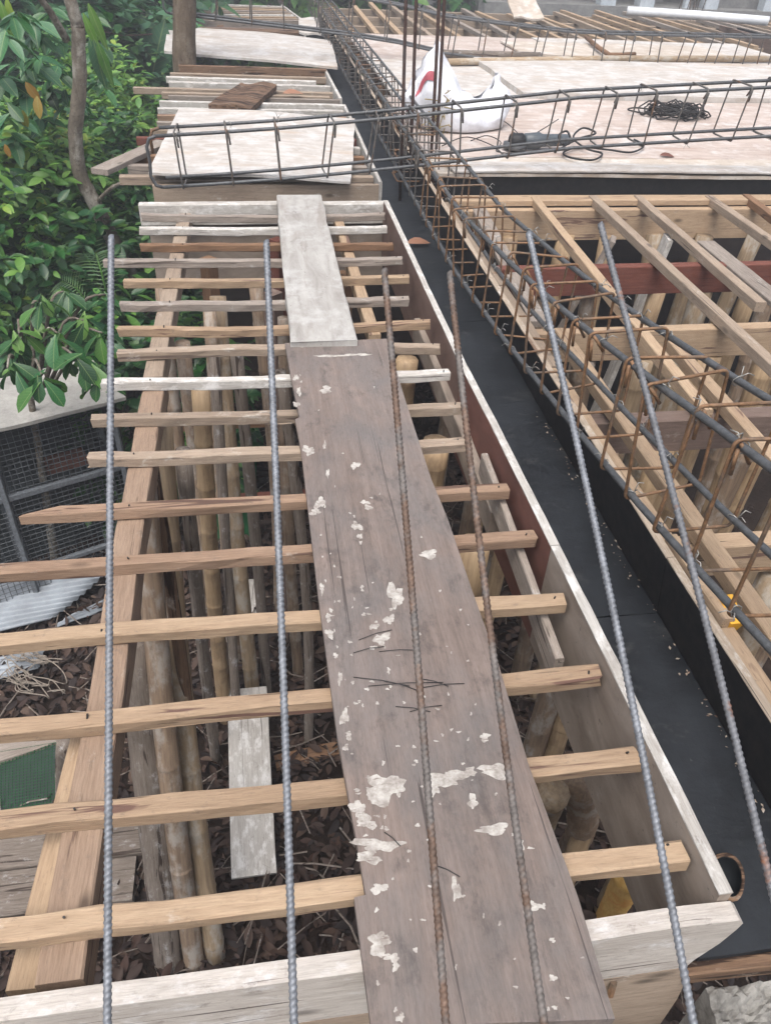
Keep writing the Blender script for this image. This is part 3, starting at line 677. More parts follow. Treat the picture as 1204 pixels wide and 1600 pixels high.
for i, (a, b) in enumerate([((592, 1018), (655, 1016)), ((552, 1058), (640, 1072)), ((575, 1072), (692, 1066)), ((600, 1064), (650, 1078)), ((655, 1060), (700, 1072)), ((662, 1074), (725, 1068)), ((618, 1104), (672, 1112)), ((552, 1020), (600, 1010)), ((680, 1352), (718, 1370)), ((600, 1300), (625, 1322)), ((640, 1112), (690, 1102)), ((560, 1000), (612, 984))]):
    p, r_ = at(*a, zt+.002), at(*b, zt+.003); m_ = (p+r_)/2+Vector((0, 0, .004))
    o = tube('wire_offcut', [p, m_, r_], .0008, M['wire_dark'], None, 5)
    tag(o, 'black wire offcut on the worn plank, ' + ['uppermost right one by the third bar', 'left end of the crossed bunch', 'longest of the crossed bunch', 'short one inside the crossed bunch', 'upper one right of the third bar', 'lower one right of the third bar', 'lower one below the crossed bunch', 'upper left one beside the patches', 'single one lowest near the fourth bar', 'one poking from the left big patch', 'faint one below the right bunch', 'topmost one above the crossed bunch'][i], 'wire', 'black wire offcuts on the plank')
M_, L_ = frame_of((.178, 2.37, .045), (.181, 3.99, .05))
o = obj('white_plank', board_mesh('white_plank', L_, .222, .044, M['ply_plank'], seg=16, wob=.003, bev=.004, ragged=.006), M_); tag(o, 'cement-whitened plank leading to the far end of the slats', 'plank')

# ------------------------------------------------------------------ starter bars in front
def ribbed(name, p0, p1, r, mat, bow=Vector((0, 0, 0)), pitch=.0074, n=12, rib=.0008):
    p0, p1 = Vector(p0), Vector(p1); d = p1-p0; L = d.length; d.normalize()
    a = Vector((0, 0, 1)); a = (a-d*a.dot(d)).normalized(); b = d.cross(a)
    K = int(L/pitch); vs, fs = [], []
    seq = []
    for i in range(K): seq += [(i*pitch, 0), (i*pitch+pitch*.30, 0), (i*pitch+pitch*.45, 1), (i*pitch+pitch*.75, 1), (i*pitch+pitch*.9, 0)]
    seq.append((L, 0))
    for x, h in seq:
        u = x/L; c = p0+d*x+bow*math.sin(PI*u)
        for k in range(n):
            q = 2*PI*k/n; e = a*math.cos(q)+b*math.sin(q); long_rib = .4 if k in (0, n//2) else 0
            vs.append(c+e*(r+rib*max(h, long_rib))+d*(.0020*math.sin(q)))
    for i in range(len(seq)-1):
        for k in range(n): fs.append((i*n+k, i*n+(k+1) % n, (i+1)*n+(k+1) % n, (i+1)*n+k))
    fs.append(tuple(range(n))[::-1]); fs.append(tuple(range((len(seq)-1)*n, len(seq)*n)))
    return obj(name, mk(name, vs, fs, mat, True))
bars = [((168, 1600), (174, 369), 1.35, 'rebar', 'leftmost slanting starter bar with an orange rusty tip'), ((455, 1600), (416, 377), 1.35, 'rebar', 'second slanting starter bar from the left, ending left of the white plank'),
        ((692, 1600), (600, 421), 1.33, 'rebar_rust', 'brownish third starter bar from the left, crossing the worn plank'), ((862, 1600), (702, 425), 1.33, 'rebar_rust', 'fourth starter bar from the left, over the right edge of the plank'),
        ((1067, 1600), (825, 363), 1.37, 'rebar', 'fifth starter bar from the left, over the black trough'), ((1243, 1600), (937, 349), 1.37, 'rebar_spot', 'rightmost starter bar with orange rust spots, over the tied cage')]
bows = [(0, 0, 0), (.004, 0, 0), (.004, 0, 0), (-.012, 0, .0), (.016, 0, 0), (.012, 0, 0)]
for (a, b, k, m, lab), bw in zip(bars, bows):
    p0, p1 = atD(*a, .90), atD(*b, .90*k); d = (p1-p0).normalized()
    o = ribbed('starter_bar', p0-d*.42, p1, .0046, M[m], Vector(bw)); tag(o, lab, 'rebar', 'slanting starter bars')
# concrete landing the bars grow out of
vs, fs = [], []
nx_, ny_ = 110, 46
for j in range(ny_+1):
    for i in range(nx_+1):
        x = -1.3+2.9*i/nx_; y = -.9+1.20*j/ny_
        z = -.34+.014*math.sin(21*x+3*math.sin(17*y))*math.sin(26*y+2*math.sin(13*x))+.008*math.sin(61*x+40*y)*math.sin(57*y-31*x)+random.gauss(0, .0035)
        if j == ny_: y += random.gauss(0, .004)
        vs.append((x, y, z))
for j in range(ny_):
    for i in range(nx_): a = j*(nx_+1)+i; fs.append((a, a+1, a+nx_+2, a+nx_+1))
b0 = len(vs)
for i in range(nx_+1): vs.append((-1.3+2.9*i/nx_, .29, -.8))
for i in range(nx_): a = ny_*(nx_+1)+i; fs.append((a, a+1, b0+i+1, b0+i))
tag(obj('concrete_landing', mk('concrete_landing', vs, fs, M['concrete'], False)), 'rough grey concrete landing the slanting starter bars grow from', 'landing')
vs, fs = [], []
for j in range(25):
    for i in range(41):
        x, y = .668+.40*i/40, .285+.145*j/24
        vs.append((x, y, -.222-.10*(1-j/24)**2+.012*math.sin(31*x+3*math.sin(23*y))*math.sin(47*y+2*math.sin(19*x))+.006*math.sin(97*x+71*y)*math.sin(88*y-53*x)+random.gauss(0, .003)))
for j in range(24):
    for i in range(40): a = j*41+i; fs.append((a, a+1, a+42, a+41))
n0 = len(vs); rim = list(range(41))+[j*41+40 for j in range(1, 25)]+[24*41+i for i in range(39, -1, -1)]+[j*41 for j in range(23, 0, -1)]
vs += [(vs[k][0], vs[k][1], -.75) for k in rim]
for k in range(len(rim)): q_ = (k+1) % len(rim); fs.append((rim[k], n0+k, n0+q_, rim[q_]))
tag(obj('concrete_stub', mk('concrete_stub', vs, fs, M['concrete'], False)), 'stained broken concrete stub at the near end of the black trough', 'concrete')

# ------------------------------------------------------------------ reinforcement cages
def stirrup_mesh(name, w, h, r, mat, n=6):
    """closed hoop in the local YZ plane, lower corner at origin, with two hook ends"""
    c = .014; pts = []
    for cx, cz, a0 in ((w-c, h-c, 0), (c, h-c, 90), (c, c, 180), (w-c, c, 270)):
        for k in range(4): q = rad(a0+30*k); pts.append((0, cx+c*math.cos(q), cz+c*math.sin(q)))
    v, f = tube_geo(pts, r, n, True)
    hk = [(.006, c*.6, h-c*.4), (.009, c*1.6, h-c*1.8), (.010, c*2.6, h-c*3.4)]
    v2, f2 = tube_geo(hk, r, n, False, True, len(v)); v += v2; f += f2
    hk = [(.010, .004, h-.015), (.012, .006, h-.07)]
    v2, f2 = tube_geo(hk, r, n, False, True, len(v)); v += v2; f += f2
    return mk(name, v, f, mat, True)
def tie_mesh(r=.0013):
    P = [(0, .013*math.cos(q), .013*math.sin(q)) for q in [i*PI/4 for i in range(8)]]
    v, f = tube_geo([Vector(p)+Vector((.006*math.sin(i), 0, 0)) for i, p in enumerate(P)], r, 4, True)
    for e in ((.02, .028, .016), (-.012, .030, .024)):
        v2, f2 = tube_geo([(0, .010, .008), (e[0]*.5, e[1]*.6, e[2]*1.2), e], r, 4, False, True, len(v)); v += v2; f += f2
    return mk('tie_wire', v, f, M['wire'], True)
TIE = tie_mesh()
# cage 1, along the trough
c1 = thing('long_rebar_cage', (.85, 2.5, 0), 'long rusty stirrup cage lying along the black trough', 'rebar cage')
xb = [(.4, .862), (.81, .850), (1.27, .835), (1.70, .820), (2.35, .795), (3.1, .780), (4.6, .775), (13, .77)]
zb = [(.4, .255), (.81, .190), (1.27, .128), (1.70, .088), (2.35, .044), (3.1, .006), (4.6, .012), (13, .02)]
hb = [(.4, .300), (1.2, .295), (2, .26), (3, .24), (13, .24)]
CW = .172
def c1p(Y, sx, sz):
    x = lerp_tab(xb, Y)+sx*CW; h = lerp_tab(hb, Y); return Vector((x, Y, lerp_tab(zb, Y)+sz*h + (.012 if sx else 0)))
for sx, sz in ((0, 0), (1, 0), (0, 1), (1, 1)):
    tube('longitudinal_bar', [c1p(Y, sx, sz) for Y in [.42+.15*i for i in range(24)]+[4.2+.6*i for i in range(15)]], .0085, M['cagebar'], c1, 8)
tube('longitudinal_bar', [c1p(Y, .5, 1.0)-Vector((.0, 0, -.012)) for Y in [4.6+.6*i for i in range(14)]], .008, M['cagebar'], c1, 6)
SM = {}
Y = .60; k = 0
while Y < 12.6:
    h = lerp_tab(hb, Y); key = (round(h*50), Y < 3.9)
    if key not in SM: SM[key] = stirrup_mesh('stirrup', CW+.026, h+.026, .0041, M['stirrup'] if Y < 3.9 else M['stirrup_far'], 6)
    p = c1p(Y, 0, 0); Mx = Matrix.Translation(p) @ Matrix.Rotation(rad(random.uniform(-10, 12)), 4, 'Z') @ Matrix.Rotation(rad(random.uniform(-7, 4)), 4, 'Y')
    # local Y of the hoop runs along world X
    Mx = Mx @ Matrix(((0, 1, 0, -.013), (-1, 0, 0, 0), (0, 0, 1, -.013), (0, 0, 0, 1)))
    obj('stirrup', SM[key], Mx, c1)
    if Y < 4.2:
        for sx, sz in ((0, 0), (0, 1), (1, 1), (1, 0)):
            if random.random() < .72:
                obj('tie_wire', TIE, Matrix.Translation(c1p(Y, sx, sz)) @ Matrix.Rotation(random.uniform(0, 6.3), 4, 'Z') @ Matrix.Rotation(random.uniform(-.5, .5), 4, 'X'), c1)
    Y += random.uniform(.135, .175) if Y < 5 else .19
    k += 1
def cross_cage(name, label, y0, wd, xs_, ztab, h, step, parent_loc, bar_r, st_r, n=6, ties=True, endhook=True):
    t = thing(name, parent_loc, label, 'rebar cage')
    for sy in (0, 1):
        for sz in (0, 1):
            tube('longitudinal_bar', [(x, y0+sy*wd, lerp_tab(ztab, x)+sz*h) for x in xs_], bar_r, M['cagebar'], t, 7)
        # bent end linking the upper and lower bar
        if endhook:
            x0 = xs_[0]; z0 = lerp_tab(ztab, x0); y = y0+sy*wd
            pts = [(x0+.0, y, z0+h), (x0-.035, y, z0+h-.012), (x0-.05, y, z0+h-.05), (x0-.045, y, z0+h*.5), (x0-.05, y, z0+.05), (x0-.03, y, z0+.008), (x0, y, z0)]
            tube('end_hook', pts[:4] if sy else pts, bar_r, M['cagebar'] if sy == 0 else M['stirrup'], t, 7)
    me = stirrup_mesh('stirrup', wd+.026, h+.026, st_r, M['stirrup_far'], n)
    x = xs_[0]+.10
    while x < xs_[-1]:
        Mx = Matrix.Translation((x, y0-.013, lerp_tab(ztab, x)-.013)) @ Matrix.Rotation(rad(random.uniform(-5, 5)), 4, 'Z') @ Matrix.Rotation(rad(random.uniform(-4, 9)), 4, 'Y')
        obj('stirrup', me, Mx, t)
        if ties and random.random() < .8: obj('tie_wire', TIE, Matrix.Translation((x, y0+random.choice((0, wd)), lerp_tab(ztab, x)+random.choice((0, h)))) @ Matrix.Rotation(random.uniform(0, 6), 4, 'X'), t)
        x += step*random.uniform(.9, 1.1)
    return t
cross_cage('cross_rebar_cage', 'grey rebar cage laid across the walkway and deck, its hooked end near the bushes', 4.12, .17, [-.49+.3*i for i in range(18)],
           [(-.5, .047), (0, .080), (.62, .139), (1.63, .253), (2.71, .321), (4.7, .42)], .235, .235, (0, 4.15, .05), .0085, .0047)
cross_cage('cross_rebar_cage', 'far rebar cage sagging across the deck behind the white sack', 8.0, .19, [-.70+.4*i for i in range(20)],
           [(-.7, .39), (.47, .30), (1.16, .244), (1.76, .143), (3.0, .056), (5.0, .07), (8, .09)], .285, .30, (0, 8.0, .3), .011, .0062, 5, False)
for i, (x, y) in enumerate([(635, 0), (651, 0), (687, 0), (695, 0)]):
    Yc = (4.62, 4.78, 4.62, 4.80)[i]; p = atY(x, y, Yc)
    tube_o = tube('column_bar', [(p.x+.02, Yc, -.20), (p.x+.008, Yc, .4), (p.x-.006, Yc, .9), (p.x-.01, Yc, 2.2)], .0095, M['colbar'], None, 8)
    tag(tube_o, ['upright brown column bar, leftmost of the four', 'upright brown column bar, second from the left of four', 'upright brown column bar, third from the left of four', 'upright brown column bar, rightmost of the four'][i], 'rebar', 'upright column bars in the trough')
cs = thing('column_stirrups', (.9, 4.7, 0), 'loose hoops tied round the four upright column bars', 'rebar')
p0 = atY(635, 0, 4.62); p1 = atY(690, 0, 4.62)
hm = stirrup_mesh('hoop', p1.x-p0.x+.02, .20, .0047, M['stirrup'])
for z in (-.05, .07, .2):
    obj('hoop', hm, Matrix.Translation((p0.x-.005, 4.60, z)) @ Matrix.Rotation(rad(90), 4, 'Y') @ Matrix.Rotation(rad(90), 4, 'X') @ Matrix.Translation((0, 0, -.10)) if False else Matrix.Translation((p0.x-.005, 4.60, z)) @ Matrix(((0, 1, 0, 0), (0, 0, 1, 0), (1, 0, 0, 0), (0, 0, 0, 1))), cs)

# ------------------------------------------------------------------ farther walkway bays
b2 = thing('walkway_formwork', (0, 4.33, -.3), 'second walkway bay under a whitish plywood sheet, behind the hooked cage', 'formwork')
board('end_board', (-.565, 4.325, .004), (.628, 4.345, .004), .03, .13, M['weather'], b2)
board('side_board', (.636, 4.34, .018), (.640, 6.36, .018), .020, .2, M['white'], b2)
for i in range(9): board('slat', (-.66-random.uniform(0, .1), 4.52+i*.215, -.004), (.62, 4.53+i*.215, -.004), .05, .045, M[['weather', 'grey', 'brown', 'white', 'red', 'weather', 'grey', 'orange', 'white'][i]], b2)
board('end_board', (-.70, 6.36, .02), (.64, 6.34, .02), .045, .12, M['white'], b2)
board('bearer', (-.40, 4.35, -.052), (-.40, 6.3, -.052), .07, .08, M['brown'], b2)
b3 = thing('walkway_formwork', (0, 6.6, -.3), 'third walkway bay with open slats and a broken brown board on it', 'formwork')
board('end_board', (-.66, 6.64, .006), (.628, 6.60, .006), .03, .14, M['grey'], b3)
board('side_board', (.634, 6.60, .016), (.618, 7.86, .016), .024, .2, M['white'], b3)
for i, (Y, x0, x1, m) in enumerate([(6.76, -.72, .56, 'weather'), (6.93, -.95, .60, 'weather'), (7.2, -.70, .60, 'white'), (7.42, -.74, .50, 'white'), (7.60, -.72, .60, 'weather')]):
    board('slat', (x0, Y+.02, .002), (x1, Y-.03, .002), .055, .045, M[m], b3)
for x in (-.52, .05, .3): board('bearer', (x, 6.66, -.05), (x, 7.84, -.05), .07, .08, M['fresh'], b3)
board('end_board', (-.66, 7.83, .03), (.62, 7.80, .03), .05, .12, M['rot'], b3)
b4 = thing('walkway_formwork', (-.4, 10.6, -.3), 'farthest walkway bay of thin pale slats at the top of the picture', 'formwork')
for i in range(8): board('slat', (-1.45+.03*i, 11.2+i*.27, 0), (.60-.02*i, 11.75+i*.2, 0), .055, .045, M[['weather', 'fresh', 'white', 'weather', 'grey', 'fresh', 'weather', 'white'][i]], b4)
board('end_board', (-1.45, 11.02, .0), (.62, 11.60, .0), .04, .22, M['grey'], b4)
board('end_board', (-1.2, 10.25, .02), (.55, 10.55, .0), .25, .03, M['rot'], b4)
board('end_board', (-1.1, 10.55, .0), (.55, 10.75, -.02), .30, .03, M['greybrown'], b4)
board('side_board', (.61, 11.6, .016), (.42, 13.2, .016), .024, .18, M['white'], b4)
board('side_board', (.57, 10.15, .016), (.60, 11.5, .016), .024, .18, M['white'], b4)
board('bearer', (-.4, 11.2, -.05), (-.4, 13.2, -.05), .08, .1, M['brown'], b4)

def quad_sheet(name, c, t, mat, label, cat='plywood sheet', group=None, warp=.012, lift=None, parent=None, nx=18, ny=10):
    """panel through four corners: near-left, near-right, far-right, far-left"""
    nl, nr, fr, fl = [Vector(p) for p in c]
    M_, L_ = frame_of(nl, nr); Mi_ = M_.inverted(); a, b, d, e = [Mi_ @ p for p in (nl, nr, fr, fl)]
    ph = [random.uniform(0, 6) for _ in range(3)]; top = []; bot = []
    edge = [[random.gauss(0, .003) for _ in range(max(nx, ny)+1)] for _ in range(4)]
    for j in range(ny+1):
        for i in range(nx+1):
            u, v = i/nx, j/ny; p = a*(1-u)*(1-v)+b*u*(1-v)+d*u*v+e*(1-u)*v
            z = warp*(math.sin(2.2*u*PI+ph[0])*.5+math.sin(1.4*v*PI+ph[1])*.4+.3*math.sin(5*u+3*v+ph[2]))
            if lift: z += lift(u, v)
            if j == 0: p = p+Vector((0, edge[0][i], 0))
            if j == ny: p = p+Vector((0, edge[1][i], 0))
            if i == 0: p = p+Vector((edge[2][j], 0, 0))
            if i == nx: p = p+Vector((edge[3][j], 0, 0))
            top.append(p+Vector((0, 0, z))); bot.append(p+Vector((0, 0, z-t)))
    K = len(top); fs = []
    for j in range(ny):
        for i in range(nx):
            q_ = j*(nx+1)+i; fs.append((q_, q_+1, q_+nx+2, q_+nx+1)); fs.append((K+q_, K+q_+nx+1, K+q_+nx+2, K+q_+1))
    rim = list(range(nx+1))+[j*(nx+1)+nx for j in range(1, ny+1)]+[ny*(nx+1)+i for i in range(nx-1, -1, -1)]+[j*(nx+1) for j in range(ny-1, 0, -1)]
    for x, y in zip(rim, rim[1:]+rim[:1]): fs.append((x, K+x, K+y, y))
    o = obj(name, mk(name, top+bot, fs, mat), M_, parent)
    if parent is None: tag(o, label, cat, group)
    return o
quad_sheet('plywood_sheet', [at(232, 275, .05), at(548, 284, .035), at(555, 182, .05), at(280, 166, .05)], .012, M['ply_white'], 'whitish stained plywood sheet on the walkway under the hooked cage', lift=lambda u, v: .022*(1-u)*(1-v))
quad_sheet('plywood_sheet', [at(236, 281, .018), at(470, 281, .018), at(480, 200, .022), at(282, 190, .022)], .010, M['ply_grey'], 'thin grey sheet peeking out beneath the whitish walkway sheet', warp=.004)
quad_sheet('plywood_sheet', [at(257, 86, .05), at(527, 104, .04), at(515, 61, .06), at(270, 42, .06)], .02, M['ply_white'], 'curled white plywood sheet on the walkway behind the tree trunk', lift=lambda u, v: .05*math.sin(PI*v)*(1-.4*u)+.03*(1-u))
quad_sheet('plywood_sheet', [at(468, 50, .03), at(502, 53, .03), at(498, 28, .03), at(466, 28, .03)], .02, M['ply_white'], 'small white sheet beside the trough before the far slats')
o = quad_sheet('broken_board', [at(326, 164, .055), at(392, 169, .055), at(432, 130, .06), at(376, 126, .06)], .035, M['rot'], 'broken rotten brown board lying across the open slats', 'board', warp=.02)
o = board('loose_plank', at(155, 264, .02), at(255, 219, .02), .10, .03, M['grey']); tag(o, 'grey plank end sticking out left towards the bushes', 'plank')

# ------------------------------------------------------------------ plywood deck on the right
DZ = .08
dk = [(.94, 3.30, 4.262, 4.62, .0, 'ply_cream', 'cream strip of plywood at the near edge of the deck, left'), (3.31, 6.0, 4.268, 4.60, .0, 'ply_cream', 'cream strip of plywood at the near edge of the deck, right'),
      (.95, 3.36, 4.625, 6.33, .002, 'ply_pink', 'pinkish plywood sheet under the tool and the wire coil'), (3.37, 5.9, 4.61, 6.33, .003, 'ply_pink', 'pinkish plywood sheet right of the wire coil'),
      (1.00, 2.6, 6.345, 8.02, .010, 'ply_white', 'whitish plywood sheet just behind the sack'), (2.0, 5.2, 6.34, 8.02, .045, 'ply_white', 'thick white sheet with a dark raised edge behind the wire coil'),
      (1.0, 3.1, 8.03, 9.75, .006, 'ply_pink', 'pinkish plywood sheet behind the far cage, left'), (3.11, 5.6, 8.03, 9.85, .008, 'ply_white', 'bleached white plywood sheet behind the far cage, right'), (2.6, 4.9, 8.4, 9.3, .032, 'ply_cream', 'loose cream sheet lying on the bleached deck under the bent stick')]
for x0, x1, y0, y1, dz, m, lab in dk:
    z = DZ+dz; quad_sheet('plywood_sheet', [(x0, y0, z), (x1, y0+random.uniform(-.01, .01), z), (x1+random.uniform(-.03, .03), y1, z), (x0, y1, z)], .016 if dz < .04 else .05, M[m], lab, 'plywood sheet', 'deck sheets', warp=.006, nx=22, ny=8)
quad_sheet('plywood_sheet', [(1.02, 4.252, DZ+.018), (4.6, 4.258, DZ+.020), (4.6, 4.44, DZ+.016), (1.0, 4.46, DZ+.016)], .008, M['ply_white'], 'thin peeling veneer strip along the near deck edge', 'plywood sheet', None, .008, nx=40)
dkf = thing('deck_framing', (3, 7, -.1), 'timber frame below and beyond the plywood deck with bare battens', 'framing')
for Y in (4.5, 5.3, 6.1, 6.9, 7.7, 8.5, 9.3): board('joist', (.96, Y, .055), (6.0, Y, .055), .06, .16, M['brown'], dkf)
for Y in (9.95, 10.9, 11.9, 12.8): board('joist', (1.0, Y, .03), (9.0, Y+.1, .03), .06, .14, M['weather'], dkf)
x = 1.1; i = 0
while x < 8.6:
    board('batten', (x, 9.78+random.uniform(-.1, .1), .078), (x+random.uniform(-.15, .1), 12.9+random.uniform(-.6, .5), .078), .06, .045, M[random.choice(['weather', 'fresh', 'grey', 'fresh', 'weather'])], dkf); x += random.uniform(.24, .34)
dt = thing('deck_beam_form', (6.1, 8, 0), 'dark beam form edging the right side of the white deck', 'formwork')
board('side_board', (6.02, 4.4, .14), (6.10, 11.2, .14), .03, .3, M['greybrown'], dt)
board('side_board', (6.30, 4.4, .12), (6.36, 11.2, .12), .03, .3, M['film_wall'], dt)
obj('bottom_panel', sheet_mesh('bottom_panel', 6.8, .26, .018, M['film'], 6, 2, .001, .001), Matrix.Translation((6.32, 4.4, -.1)) @ Matrix.Rotation(rad(90), 4, 'Z'), dt)
for i, (x, m) in enumerate([(6.45, 'weather'), (6.8, 'white'), (7.2, 'grey'), (7.6, 'white'), (8.0, 'weather')]):
    o = board('deck_plank', (x, 5.2, .09), (x+.1, 9.7, .09), .24, .03, M[m]); tag(o, 'pale plank beyond the dark beam form, %s from it' % ordn[i], 'plank', 'planks beyond the dark beam form')
# poles, sticks and pipe on the deck
o = tube('deck_pole', [at(692, 84, DZ+.05), at(770, 86, DZ+.05), at(843, 88, DZ+.04)], .035, M['log'], None, 8); tag(o, 'short grey pole on the deck behind the sack', 'pole')
o = tube('deck_pole', [at(700, 97, DZ+.04), at(950, 92, DZ+.05), at(1300, 92, DZ+.04)], .03, M['bamboo_grey'], None, 8); tag(o, 'long pale pole along the seam of the deck', 'pole')
o = tube('bent_stick', [at(915, 58, .15), at(934, 74, .15), at(952, 86, .15), at(968, 86, .15), at(991, 85, .15)], .022, M['brown'], None, 7); tag(o, 'bent brown stick on the white deck sheet', 'stick')
o = tube('plastic_pipe', [at(979, 17, .25), at(1090, 24, .25), at(1200, 33, .25)], .052, M['pvc'], None, 14); tag(o, 'white plastic pipe lying over the far battens', 'pipe')
ts = at(826, 29, .12); o = quad_sheet('torn_sheet', [ts+Vector((-.20, 0, 0)), ts+Vector((.22, .05, 0)), ts+Vector((.10, .45, .30)), ts+Vector((-.30, .40, .32))], .02, M['ply_cream'], 'torn pale sheet propped on the far battens', 'plywood sheet', None, .02)
hk = thing('far_stirrup_bundle', at(1080, 30, .2), 'little bundle of bent stirrups beside the white pipe', 'rebar')
for i in range(5):
    c = at(1068+i*6, 28, .2); obj('hoop', stirrup_mesh('hoop', .16, .26, .006, M['stirrup_far'], 5), Matrix.Translation(c) @ Matrix.Rotation(random.uniform(-.4, .4), 4, 'Z') @ Matrix.Rotation(random.uniform(-.3, .3), 4, 'X'), hk)

# ------------------------------------------------------------------ things on the deck
# white woven sack, half empty
sk = thing('woven_sack', (1.27, 5.4, DZ), 'crumpled white woven plastic sack with red print beside the column bars', 'sack')
def sackp(th, t):
    s_ = math.cos(th); bx, by = 1.275+.30*s_, 5.36+.17*math.sin(th)*(1+.15*math.sin(3*th))
    rz = lerp_tab([(-1, .26), (-.78, .36), (-.5, .50), (-.2, .33), (.1, .20), (.6, .15), (.85, .22), (1, .30)], s_)
    rx, ry = 1.26+.27*s_-(.02 if s_ < -.3 else 0), 5.40+.035*math.sin(th)+.05*s_
    e = t**1.25; bul = .055*math.sin(PI*min(1, t*1.15))
    w_ = .016*math.sin(9*th+5*t)*math.sin(PI*t)+.012*math.sin(17*th-8*t)*t + .010*math.sin(23*t+6*th)*t
    x = bx+(rx-bx)*e+(bul+w_)*math.cos(th); y = by+(ry-by)*e+(bul+w_)*math.sin(th)
    return Vector((x, y, DZ+.012+rz*t**.85+w_*.5))
TH, TT = 56, 18
vs = [sackp(2*PI*i/TH, j/TT) for j in range(TT+1) for i in range(TH)]
fs = [(j*TH+i, j*TH+(i+1) % TH, (j+1)*TH+(i+1) % TH, (j+1)*TH+i) for j in range(TT) for i in range(TH)] + [tuple(range(TH))[::-1]]
obj('bag', mk('bag', vs, fs, M['sack'], True), None, sk)
def skin_patch(name, t0, t1, s0, s1, fn, mat, off=.004, nu=18, nv=8):
    vs, fs = [], []
    for j in range(nv+1):
        for i in range(nu+1):
            th = s0+(s1-s0)*i/nu; a, b = fn(i/nu); t = t0+(t1-t0)*(a+(b-a)*j/nv); p = sackp(th, t); q_ = sackp(th, t); c_ = Vector((1.26, 5.40, p.z))
            d_ = (p-c_); d_.z = .05; d_.normalize(); vs.append(p+d_*off)
    for j in range(nv):
        for i in range(nu): a = j*(nu+1)+i; fs.append((a, a+1, a+nu+2, a+nu+1))
    obj(name, mk(name, vs, fs, mat, True), None, sk)
skin_patch('red_print', .40, .72, rad(212), rad(240), lambda u: (.25+.30*math.sin(PI*u), .45+.40*math.sin(PI*u*.8+.3)), M['sack_red'])
skin_patch('red_print', .05, .42, rad(188), rad(204), lambda u: (.0+.2*u, .9-.2*u), M['sack_red'])
P = []
for i in range(60):
    a = Vector((1.13+random.gauss(0, .035), 5.20+random.gauss(0, .015), .10+abs(random.gauss(.09, .05)))); P.append([a, a+Vector((random.gauss(0, .05), random.gauss(-.01, .02), random.gauss(0, .05)))])
v, f = multi_tube(P, .003, 4); tag(obj('straw', mk('straw', v, f, M['dry_grass']), None, sk), None, None, None, 'stuff')
# angle grinder
gr_c = at(845, 236, DZ); gt = thing('power_tool', gr_c, 'dark angle grinder lying on the pinkish deck', 'power tool')
def lathe(name, prof, M_, mat, parent, n=16):
    vs, fs = [], []
    for x, r in prof:
        for k in range(n): vs.append((x, r*math.cos(2*PI*k/n), r*math.sin(2*PI*k/n)))
    for i in range(len(prof)-1):
        for k in range(n): fs.append((i*n+k, i*n+(k+1) % n, (i+1)*n+(k+1) % n, (i+1)*n+k))
    fs += [tuple(range(n))[::-1], tuple(range((len(prof)-1)*n, len(prof)*n))]
    return obj(name, mk(name, vs, fs, mat, True), M_, parent)
Gm = Matrix.Translation(gr_c+Vector((-.12, .0, .055))) @ Matrix.Rotation(rad(8), 4, 'Z')
lathe('body', [(0, .03), (.01, .042), (.10, .046), (.12, .036), (.26, .033), (.30, .03), (.31, .012)], Gm, M['tool'], gt)
lathe('gear_head', [(-.085, .03), (-.08, .042), (-.01, .044), (.0, .036)], Gm, M['tool_dark'], gt)
lathe('disc', [(-.004, .012), (-.003, .062), (.003, .062), (.004, .012)], Gm @ Matrix.Translation((-.045, -.01, -.03)) @ Matrix.Rotation(rad(80), 4, 'Y'), M['tool_dark'], gt, 24)
lathe('guard', [(0, .02), (.002, .07), (.03, .072), (.032, .066)], Gm @ Matrix.Translation((-.05, 0, -.01)) @ Matrix.Rotation(rad(95), 4, 'Y'), M['cagebar'], gt, 20)
lathe('side_handle', [(0, .010), (.02, .016), (.09, .015), (.10, .008)], Gm @ Matrix.Translation((-.04, .03, .01)) @ Matrix.Rotation(rad(75), 4, 'Z'), M['tool_dark'], gt)
def squiggle(pts, sub=6):
    P = [Vector(p) for p in pts]; out = []
    for i in range(len(P)-1):
        p0, p1, p2, p3 = P[max(i-1, 0)], P[i], P[i+1], P[min(i+2, len(P)-1)]
        for k in range(sub):
            t = k/sub; out.append(.5*((2*p1)+(p2-p0)*t+(2*p0-5*p1+4*p2-p3)*t*t+(3*p1-p0-3*p2+p3)*t**3))
    out.append(P[-1]); return out
tube('cable', squiggle([at(x, y, DZ+.02+h) for x, y, h in [(876, 232, .04), (890, 220, .06), (885, 205, .10), (872, 212, .08), (880, 226, .05), (905, 216, .05), (930, 208, .03), (910, 200, .05), (895, 215, .03), (915, 232, .01), (940, 240, .0), (925, 250, 0), (890, 246, 0), (880, 238, 0), (905, 230, 0), (950, 234, 0), (985, 238, 0), (1005, 228, 0), (990, 218, 0)]]), .006, M['tool_dark'], gt, 6)
for i, (pts, lab) in enumerate([([(812, 212), (795, 195), (770, 175), (805, 165), (808, 160)], 'thin wire curling up from the deck left of the tool'), ([(735, 220), (760, 212), (782, 222), (775, 236), (800, 240)], 'thin loop of wire on the deck between sack and tool'), ([(690, 228), (730, 214), (780, 232)], 'thin wire on the deck in front of the sack'), ([(830, 212), (850, 200), (872, 186)], 'thin stiff wire standing over the tool')]):
    o = tube('thin_wire', squiggle([at(x, y, DZ+.02+(.03 if i in (0, 3) else 0)) for x, y in pts]), .0032, M['wire_dark'], None, 5); tag(o, lab, 'wire', 'loose wires on the deck')
wc = at(1050, 181, DZ); P = []
